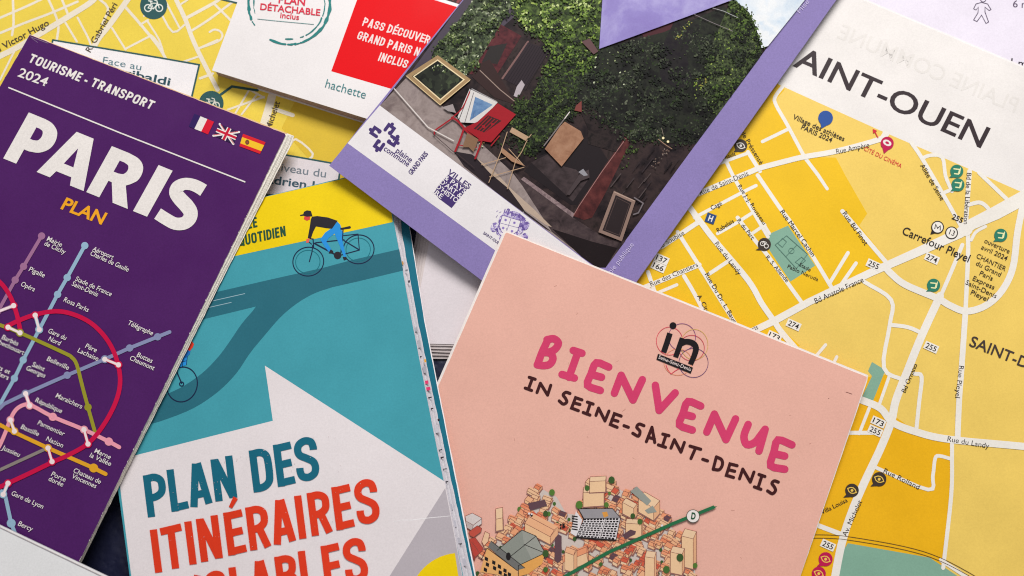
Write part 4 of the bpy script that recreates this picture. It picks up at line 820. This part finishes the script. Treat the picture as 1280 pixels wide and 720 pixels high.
    for x, y, a in ((469.5, 165, .6), (487, 161.5, 2.2), (491, 176, 3.7), (474, 181.5, 5.3)):
        ca, sa = math.cos(a), math.sin(a); R_ = lambda u, v: (x + u * ca - v * sa, y + u * sa + v * ca)
        g.stroke([R_(4, -4), R_(-4, -4), R_(-4, 4), R_(4, 4)], 4.2, DP); g.disc(R_(-7, 1), 2.2, DP, n=14); g.disc(R_(3.6, -3), 2.6, DP, n=12)
    g.disc((497, 171), 2.6, DP, n=14); g.stroke(ps(495, 172, 492, 175), 2, DP); g.build()
    l = Words(t, "logo_lettering"); l.text("plaine", (494, 190), (513, 203.5), 7.2, DP, .014); l.text("commune", (479, 187.5), (509.5, 208.5), 7.2, DP, .014); l.text("GRAND PARIS", (514.5, 219), (535.5, 192.5), 6, DP, .03)
    v = logo("heritage_emblem"); e, f = (.838, .546), (-.5, .86)
    q = lambda u, w: (565 + 24 * u - 24.5 * w, 212 + 18 * u + 30 * w)
    v.poly([q(0, .2), q(1, .2), q(1, 1), q(.35, 1), q(0, .93)], DP)
    v.text("VILLES", q(-.08, .185), q(1.06, .185), 6.6, DP, .016)
    for s, u0, u1, w in (("& PAYS", -.06, 1.04, .39), ("D'ART &", -.06, 1.03, .585), ("D'HISTO", -.06, 1.03, .78), ("IRE", -.02, .42, .97)): v.text(s, q(u0, w), q(u1, w), 6, WH, .014)
    v.build()
    a = logo("coat_of_arms"); L1, L2 = ink((150, 132, 190)), ink((104, 84, 150)); rs = random.Random(3)
    am = ink((150, 134, 188), voro=(1300, ((90, 70, 140), (150, 132, 190), (206, 198, 218), (222, 217, 224))))
    a.poly(ps(624, 272, 632, 264, 646, 264, 657, 273, 654, 290, 646, 297, 630, 299, 620, 292), am)
    for c in ((634, 268), (657, 282), (618, 284), (629, 296), (655, 297)): a.disc(c, 4.6, am, ry=6.4, rot=rs.random(), n=12)
    a.disc((635.5, 262.5), 2, L2); a.disc((658.5, 279), 2, L2); a.stroke(ps(638, 266, 652, 270, 657, 276), 1.2, L2); a.stroke(ps(626, 274, 622, 288, 628, 296, 640, 300), .9, L2, smooth=3); a.stroke(ps(630, 270, 650, 282), .8, L1)
    a.poly(ps(628, 269, 651, 276, 647, 289, 637, 296, 627, 290, 624, 282), WH); a.stroke(ps(628, 269, 651, 276, 647, 289, 637, 296, 627, 290, 624, 282), .8, L2, closed=True); a.stroke(ps(639, 272, 632, 293), .6, L2); a.stroke(ps(626, 279, 649, 285), .6, L2)
    for x, y in ((632, 275), (643, 278.5), (629, 285), (640, 289)): a.disc((x, y), 1.7, L1, n=10); a.disc((x, y), .7, L2, n=8)
    for x in range(5): a.stroke(ps(630 + x * 4.6, 266 + x * 1.4, 631.4 + x * 4.6, 261.5 + x * 1.4), 1.1, L2)
    for _ in range(22): x, y = rs.uniform(618, 658), rs.uniform(264, 300); a.stroke([(x, y), (x + rs.uniform(-3, 3), y + rs.uniform(-3, 3))], .5, rs.choice((L1, L2, WH)))
    a.build()
    l.text("SAINT-OUEN-SUR", (603.5, 292), (634, 313), 3.4, DP, .01)
    lg = ink((196, 184, 222)); w = Words(t, "margin_lettering"); w.text("la voie publique", (756, 353), (792.5, 306), 6.2, lg); w.text("Mise à jour", (1000, 17), (1030, -20), 6, lg)
    n = logo("corner_emblem"); n.poly(ps(950, -6, 971, 15.5, 990, -8, 972, -30), WH)
    for i in range(5): n.stroke(ps(964 + i * 2.6, 3 - i * .6, 968.5 + i * 2.4, 9.5 - i * 2.4), 1.3, DP); n.stroke(ps(968 + i * 2.4, -8, 966 + i * 2.4, 2 - i * .5), 1.2, DP)
    n.build()
lavender_brochure()

# ------------------------------------------------------------------ pink welcome brochure
def pink_brochure():
    t = Thing("brochure", "pink folded brochure with big pink welcome lettering above a drawn city", "brochure",
              [(632, 290, 9.7), (560, 600, 3.8), (1084, 471, 5.2)], (800, 540), bumps=[(640, 300, 70, .4), (980, 740, 210, 1.9), (545, 520, 150, -.7), (1080, 480, 90, .9)], thick=.0010)
    PK = ink((228, 175, 159), rough=.46, spec=.25, mottle=.025, grain=.025); WH = ink((238, 230, 226), grain=.03); RO, BR, BK = ink((208, 62, 106)), ink((64, 26, 28)), ink((26, 22, 26))
    b = Part(t, "inner_leaf"); b.slab(ps(629.5, 289, 632.5, 288.2, 1085, 468.8, 1084, 476, 957, 848, 396, 822), -.0004, .0003, WH, ink((226, 196, 184)), .12); b.build()  # leaf shows at the left; its bright top rim imitates a worn, lit fold
    c = Part(t, "cover"); c.slab(ps(631.6, 292, 633.5, 290.6, 1083.4, 471, 1083.2, 474, 957.5, 846, 399, 822), 0, .0003, PK, ink((232, 204, 192)), .12); f = c
    for _ in range(34):
        x, y = random.uniform(600, 1040), random.uniform(330, 700)
        if y < 305 + (x - 632) * .4 + 10 or x < 640 - (y - 290) * .42 + 8 or x > 1070 - (y - 471) * .34: continue
        a = random.uniform(0, 6.3); L = random.uniform(.8, 5); f.stroke([(x, y), (x + L * .5 * math.cos(a) + .4, y + L * .5 * math.sin(a)), (x + L * math.cos(a), y + L * math.sin(a))], random.uniform(.3, .5), ink(random.choice(((190, 136, 122), (200, 148, 132), (236, 196, 180)))), smooth=2)
    f.stroke(ps(1057.5, 490, 1065, 492.5), .7, ink((140, 90, 84))); f.disc((1036, 498), .5, ink((120, 80, 76)), n=8); f.build()
    h = Part(t, "title_lettering", label="big rounded pink hand-drawn capitals")
    A = lambda *a: z4(640, 360, *a); B = lambda *a: z4(800, 400, *a); Cc = lambda *a: z4(760, 540, *a)
    for pts, sm in ((A(178, 262, 150, 322, 128, 382), 3), (A(175, 258, 210, 254, 232, 276, 215, 306, 185, 320, 152, 322), 4), (A(150, 322, 190, 326, 205, 352, 190, 380, 160, 388, 126, 384), 4),
                    (A(306, 312, 350, 326), 0), (A(330, 320, 285, 446), 0), (A(250, 432, 312, 450), 0), (A(484, 395, 422, 374, 396, 428, 378, 486, 442, 512), 3), (A(398, 432, 448, 446), 0),
                    (A(512, 526, 546, 436), 0), (A(546, 436, 605, 560), 0), (A(605, 560, 652, 458), 0), (A(717, 486, 736, 612), 0), (A(736, 612, 816, 524), 0),
                    (B(304, 430, 240, 408, 216, 466, 198, 524, 262, 550), 3), (B(216, 470, 262, 482), 0), (B(334, 560, 372, 470), 0), (B(372, 470, 430, 598), 0), (B(430, 598, 478, 494), 0),
                    (B(541, 522, 520, 580, 534, 622, 574, 612, 605, 574, 626, 546), 4), (B(626, 546, 595, 655), 0), (Cc(920, 64, 850, 40, 830, 100, 814, 168, 884, 186), 3), (Cc(832, 108, 884, 120), 0)):
        h.stroke(pts, 9.4, RO, smooth=sm)
    h.build()
    s = Part(t, "subtitle_lettering", label="small dark brown hand-drawn capitals")
    for pts, sm in ((A(86, 446, 116, 456), 0), (A(102, 452, 82, 506), 0), (A(66, 500, 98, 512), 0), (A(125, 522, 142, 476), 0), (A(142, 476, 178, 535), 0), (A(178, 535, 194, 486), 0), (A(290, 527, 270, 521, 256, 534, 268, 552, 274, 570, 256, 580, 236, 564), 4),
                    (A(350, 559, 318, 548, 298, 600, 332, 613), 0), (A(310, 574, 340, 582), 0), (A(377, 570, 406, 580), 0), (A(392, 576, 374, 630), 0), (A(356, 622, 390, 635), 0), (A(420, 636, 433, 600), 0), (A(433, 600, 465, 664), 0), (A(465, 664, 485, 615), 0),
                    (A(546, 640, 512, 628, 492, 682, 526, 696), 0), (A(500, 657, 530, 666), 0), (A(560, 688, 582, 696), 0), (A(660, 688, 636, 680, 624, 696, 640, 716, 632, 740, 604, 726), 4),
                    (B(32, 608, 60, 536), 0), (B(60, 536, 74, 612), 0), (B(40, 586, 72, 594), 0), (B(114, 570, 145, 578), 0), (B(130, 575, 112, 630), 0), (B(92, 624, 128, 636), 0), (B(155, 640, 172, 598), 0), (B(172, 598, 205, 660), 0), (B(205, 660, 222, 612), 0),
                    (B(250, 630, 304, 646), 0), (B(278, 640, 255, 692), 0), (B(314, 696, 338, 704), 0), (Cc(542, 124, 526, 186), 0), (Cc(542, 124, 568, 138, 572, 164, 556, 188, 526, 186), 4), (Cc(646, 168, 610, 159, 592, 216, 628, 227), 0), (Cc(602, 188, 634, 196), 0),
                    (Cc(658, 233, 674, 185), 0), (Cc(674, 185, 712, 250), 0), (Cc(712, 250, 730, 200), 0), (Cc(755, 212, 785, 222), 0), (Cc(770, 218, 750, 280), 0), (Cc(732, 274, 765, 286), 0), (Cc(852, 250, 832, 244, 820, 256, 832, 274, 838, 292, 822, 308, 798, 294), 4)):
        s.stroke(pts, 3.9, BR, smooth=sm)
    s.build()
    e = Part(t, "ring_emblem", label="small black lettering circled by thin coloured rings")
    for x, y, r, ry, col in ((788, 265, 66, 70, (214, 54, 84)), (850, 246, 68, 68, (112, 44, 120)), (898, 300, 64, 64, (196, 40, 70)), (908, 374, 73, 73, (84, 44, 110)), (912, 282, 68, 76, (214, 180, 100)), (830, 370, 70, 66, (226, 150, 110))):
        e.ring(A(x, y)[0], r / 4, .62, ink(col), ry / 4, n=44)
    e.stroke(A(770, 385, 780, 410, 795, 430, 815, 415, 840, 400), .8, ink((214, 54, 84)))
    e.disc(A(805, 188)[0], 4.3, BK); e.stroke(A(790, 226, 774, 276, 758, 322), 7, BK, cap='butt'); e.stroke(A(852, 250, 838, 290, 818, 346), 6.6, BK, cap='butt'); e.stroke(A(842, 282, 870, 268, 905, 276, 920, 300, 912, 336, 892, 382), [6, 7, 7.4, 7.4, 7, 6.6], BK, smooth=3, cap='butt')
    e.poly(A(730, 329, 905, 398, 894, 428, 722, 358), BK); e.text("Seine-Saint-Denis", A(731, 352)[0], A(892, 416)[0], 4.4, ink((226, 210, 206)), .004); e.build()
    d = Part(t, "city_drawing", step=1.5e-6, label="drawing of a dense city of little blocks")
    rs = random.Random(11); OUT = ink((128, 74, 66))
    area = ps(600, 700, 612, 672, 640, 642, 660, 614, 676, 606, 694, 616, 706, 638, 720, 640, 732, 612, 738, 600, 762, 598, 780, 608, 800, 610, 816, 630, 836, 645, 848, 662, 866, 676, 872, 700, 880, 745, 590, 745)
    d.poly([(738 + (x - 738) * .955, 690 + (y - 690) * .93) for x, y in area], ink((204, 190, 182), mottle=.03)); pass
    CRM, SIDE, TAN = [ink((240, 200, 158)), ink((232, 186, 142)), ink((244, 208, 170))], [ink((222, 170, 130)), ink((212, 158, 120))], ink((232, 160, 110))
    ROOF = [ink(c) for c in ((230, 152, 112), (224, 134, 96), (206, 92, 68), (238, 180, 138), (236, 190, 150), (228, 160, 118))]
    def box(x, y, w, dp, hgt, ang, roof, wall=None, side=None, gable=False, ow=.6, low=False):
        a = math.radians(ang); b = math.radians(ang - 80); E = (math.cos(a) * w, math.sin(a) * w); F = (math.cos(b) * dp, math.sin(b) * dp)
        wall, side = wall or rs.choice(CRM), side or rs.choice(SIDE); off = CB + (y - 600) * 1.9e-6 if low else d.up()
        P0, P1, P2, P3 = (x, y), (x + E[0], y + E[1]), (x + E[0] + F[0], y + E[1] + F[1]), (x + F[0], y + F[1])
        u = lambda q: (q[0], q[1] - hgt)
        d.poly([(P0[0] - 1, P0[1] + 1.2), (P1[0] + 1, P1[1] + 1.2), (P2[0] + 1.2, P2[1]), P3], ink((150, 110, 104)), off); off += 2.2e-6
        d.poly([P0, P1, u(P1), u(P0)], wall, off); d.poly([P1, P2, u(P2), u(P1)], side, off)
        if gable:
            r0 = ((u(P0)[0] + u(P3)[0]) / 2, (u(P0)[1] + u(P3)[1]) / 2 - gable); r1 = ((u(P1)[0] + u(P2)[0]) / 2, (u(P1)[1] + u(P2)[1]) / 2 - gable)
            d.poly([u(P0), u(P1), r1, r0], roof, off); d.poly([u(P1), u(P2), r1], side, off); d.poly([r0, r1, u(P2), u(P3)], roof, off)
            L = [[u(P0), u(P1), r1, r0, u(P0)], [u(P1), u(P2), r1]]
        else:
            d.poly([u(P0), u(P1), u(P2), u(P3)], roof, off); L = [[u(P0), u(P1), u(P2), u(P3), u(P0)]]
        off += 2.2e-6; k = 0; d.t.k = max(d.t.k, off)
        for q in L + [[P0, P1, P2], [P0, u(P0)], [P1, u(P1)], [P2, u(P2)]]:
            d.stroke(q, ow, OUT, off=off + k * 1e-7, cap='butt'); k += 1
    TR = [ink(c) for c in ((84, 120, 52), (70, 104, 50), (60, 88, 46))]
    def tree(x, y, r, low=False):
        o = CB + (y - 598) * 1.9e-6 if low else d.up()
        d.stroke([(x, y), (x, y + r * 1.5)], .6, OUT, off=o); d.disc((x, y), r, rs.choice(TR), r * 1.15, n=12, off=o + 1e-6)
    spots = []
    tries = 0
    while len(spots) < 330 and tries < 30000:
        tries += 1; x, y = rs.uniform(588, 876), rs.uniform(604, 732)
        if inside((x, y), area) and inside((x + 6, y - 4), area) and all((x - a) ** 2 + ((y - b) * 1.2) ** 2 > 25 for a, b in spots): spots.append((x, y))
    BRW = ink((96, 70, 78)); CB = d.up() + 4e-6
    for x, y in sorted(spots, key=lambda q: q[1]):
        an = rs.choice((24, 30, 27, 34, 20))
        if rs.random() < .16: tree(x, y - 2, rs.uniform(1.8, 2.9), True)
        else: box(x - 4, y, *rs.choice(((11, 6), (7, 9), (8.5, 6.5), (12.5, 6.5), (7, 7))), rs.uniform(2.6, 4.4), an, BRW if rs.random() < .05 else rs.choice(ROOF), gable=rs.choice((0, .9, 1.2, 1.4)), low=True)
    # left-hand red sheds
    zs = lambda *a: [(560 + a[i] / 3.556, 580 + a[i + 1] / 3.556) for i in range(0, len(a), 2)]
    for q, c in (((76, 232, 108, 218, 150, 240, 150, 266, 108, 296, 84, 280), (214, 206, 204)), ((78, 252, 112, 272, 108, 298, 84, 284), (190, 180, 178)), ((92, 302, 130, 274, 150, 286, 146, 302, 114, 326, 98, 318), (192, 84, 70)), ((94, 334, 120, 326, 156, 374, 152, 386, 122, 414, 112, 404), (184, 72, 62)), ((94, 345, 112, 404, 122, 414, 118, 430, 100, 400), (150, 60, 54)), ((150, 345, 165, 300, 185, 310, 178, 345, 160, 365), (236, 196, 160))):
        d.poly(zs(*q), ink(c)); d.stroke(zs(*q), .65, OUT, closed=True)
    d.stroke(zs(104, 346, 122, 368, 140, 396), .6, OUT); d.stroke(zs(112, 272, 150, 243), .6, OUT)
    # tall cream blocks
    for a in ((729, 634, 26, 7, 18, -4), (737, 616, 20, 6, 14, -3), (798, 640, 22, 12, 16, 30), (778, 642, 16, 7, 14, 28), (620, 664, 9, 13, 15, -12), (782, 672, 20, 6, 18, 4), (852, 708, 15, 10, 38, 14), (838, 716, 15, 8, 26, 12), (806, 726, 12, 8, 30, 8)):
        box(*a, CRM[2], CRM[0], SIDE[0])
    box(656, 664, 36, 16, 10, 28, ROOF[3], CRM[1], SIDE[0], gable=2); box(704, 716, 34, 9, 13, -22, ROOF[0], CRM[0], SIDE[1], gable=3); box(706, 712, 12, 8, 22, 20, ROOF[3], CRM[0], SIDE[0], gable=3)
    d.poly(ps(694, 672, 698, 668, 702, 670, 702, 700, 697, 704, 693, 700), BRW); d.poly(ps(660, 629, 681, 624.5, 684, 632, 663, 638), BRW); d.poly(ps(779, 668, 788, 662, 795, 664, 794, 668, 781, 674), BRW)
    GS = ink((146, 150, 142)); d.poly(ps(788, 614, 796, 608, 814, 626, 809, 632), GS); d.poly(ps(806, 638, 816, 632, 821, 640, 810, 642), GS)
    # grey hall with an arcaded front
    H1, H2, H3, K = ink((140, 144, 136)), ink((154, 156, 148)), ink((112, 112, 110)), ink((34, 30, 32))
    d.poly(z4(560, 540, 245, 592, 370, 490, 440, 520, 485, 605, 352, 668, 300, 630), H1); d.poly(z4(560, 540, 370, 490, 440, 520, 485, 605, 420, 640, 380, 560), H2)
    d.poly(z4(560, 540, 352, 668, 485, 605, 470, 660, 400, 710, 352, 722), ink((226, 164, 88))); d.poly(z4(560, 540, 195, 580, 345, 690, 352, 730, 160, 700), ink((226, 172, 110)))
    d.poly(z4(560, 540, 215, 545, 385, 680, 345, 692, 200, 575), H3)
    for x, y in ((185, 622), (190, 650), (222, 640), (226, 668), (250, 660), (254, 690), (278, 680), (300, 700), (180, 676), (280, 704)): d.poly(z4(560, 540, x, y, x + 16, y + 8, x + 14, y + 26, x - 2, y + 18), K)
    for a in ((245, 592, 370, 490, 440, 520, 485, 605, 352, 668), (300, 632, 440, 520), (352, 668, 485, 605), (380, 562, 485, 605), (215, 545, 385, 680), (195, 580, 345, 692), (352, 668, 352, 722), (165, 640, 195, 580)): d.stroke(z4(560, 540, *a), .75, K)
    d.disc(z4(560, 540, 302, 622)[0], 3, K, 5)
    # chequered block
    WHT = ink((222, 216, 218)); d.poly(z4(560, 540, 612, 505, 640, 395, 672, 440, 645, 525), WHT); d.poly(z4(560, 540, 652, 384, 822, 382, 862, 430, 680, 434), ink((150, 146, 150))); d.poly(z4(560, 540, 680, 434, 862, 430, 840, 540, 642, 524), WHT)
    M2 = lambda u, v: (lambda q: (560 + q[0] / 4, 540 + q[1] / 4))(((680 + (862 - 680) * u) * (1 - v) + (642 + (840 - 642) * u) * v, (434 - 4 * u) * (1 - v) + (524 + 16 * u) * v))
    off = d.up()
    for i in range(9):
        for j in range(11):
            u, v = (j + (.32 if i % 2 else .06)) / 11.4, (i + .14) / 9
            d.poly([M2(u, v), M2(u + .066, v), M2(u + .066, v + .074), M2(u, v + .074)], K, off)
    d.stroke([M2(.58, 0), M2(.58, 1)], 1, WHT); d.stroke([M2(.6, .02), M2(.6, 1)], .5, K)
    for i in range(6): d.stroke(z4(560, 540, 622, 420 + i * 13, 646, 424 + i * 13), 1.6, K)
    d.poly(z4(560, 540, 770, 402, 795, 398, 802, 420, 780, 428), ink((214, 150, 70)))
    for a in ((652, 384, 822, 382, 862, 430, 680, 434, 652, 384), (680, 434, 642, 524, 840, 540, 862, 430)): d.stroke(z4(560, 540, *a), .8, K)
    d.stroke(z4(560, 540, 642, 526, 740, 536, 838, 541), 2, K)
    for x, y, r in ((724, 631, 4.4), (764.5, 600, 4), (734, 610, 3), (690, 615.5, 3.6), (682, 642, 3.2), (682, 692, 4), (758, 631, 3), (850, 697, 4.4), (833, 712, 4.2), (791, 645, 3), (800, 652, 3.2), (682, 712, 3), (869, 707, 3)): tree(x, y, r)
    for x, y in ((662, 643), (831, 658), (703, 658), (739, 703)):
        for _ in range(7): d.disc((x + rs.uniform(-4, 4), y + rs.uniform(-2.5, 2.5)), rs.uniform(.6, 1.7), rs.choice((K, K, WHT)), n=8)
    d.build()
    GN = ink((40, 108, 70)); g = Part(t, "route_line", label="green line with a round lettered badge")
    g.stroke(ps(700, 724, 760, 690.5, 840, 655, 893, 633.5), 4.2, GN, cap='butt'); g.poly(ps(890, 632.8, 896.5, 633, 891, 637), GN)
    g.disc((866.3, 645.2), 8.4, ink((70, 74, 64)), n=30); g.disc((866.3, 645.2), 7.6, WH, n=30); g.text("D", (863.5, 648.6), (869, 649.4), 8, ink((36, 84, 60)), .05); g.build()
pink_brochure()

# ------------------------------------------------------------------ blank white booklet, bottom left
def corner_booklet():
    t = Thing("booklet", "blank white booklet in the bottom left corner, lying on the purple map", "booklet",
              [(0, 657, 13.6), (130, 720, 13.6), (0, 740, 13.2)], (30, 730), bumps=[(30, 730, 50, -.5)], thick=.0022)
    W = ink((224, 224, 225), mottle=.03)
    b = Part(t, "back_cover")
    for k in range(3): b.slab(ps(-61, 627.5 - k * .2, 192, 747.5, -60, 900), -.0008 - k * .0005, .00045, ink((236, 236, 238)), ink((170, 168, 172)), .08)  # brighter layers jut out to imitate light catching the upper edge
    b.build()
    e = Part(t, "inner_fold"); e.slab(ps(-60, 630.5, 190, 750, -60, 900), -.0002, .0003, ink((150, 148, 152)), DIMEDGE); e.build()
    c = Part(t, "cover"); c.slab(ps(-60, 632.2, 188, 751, -60, 902), .0001, .00022, W, ink((190, 188, 192)), .08); c.build()
corner_booklet()
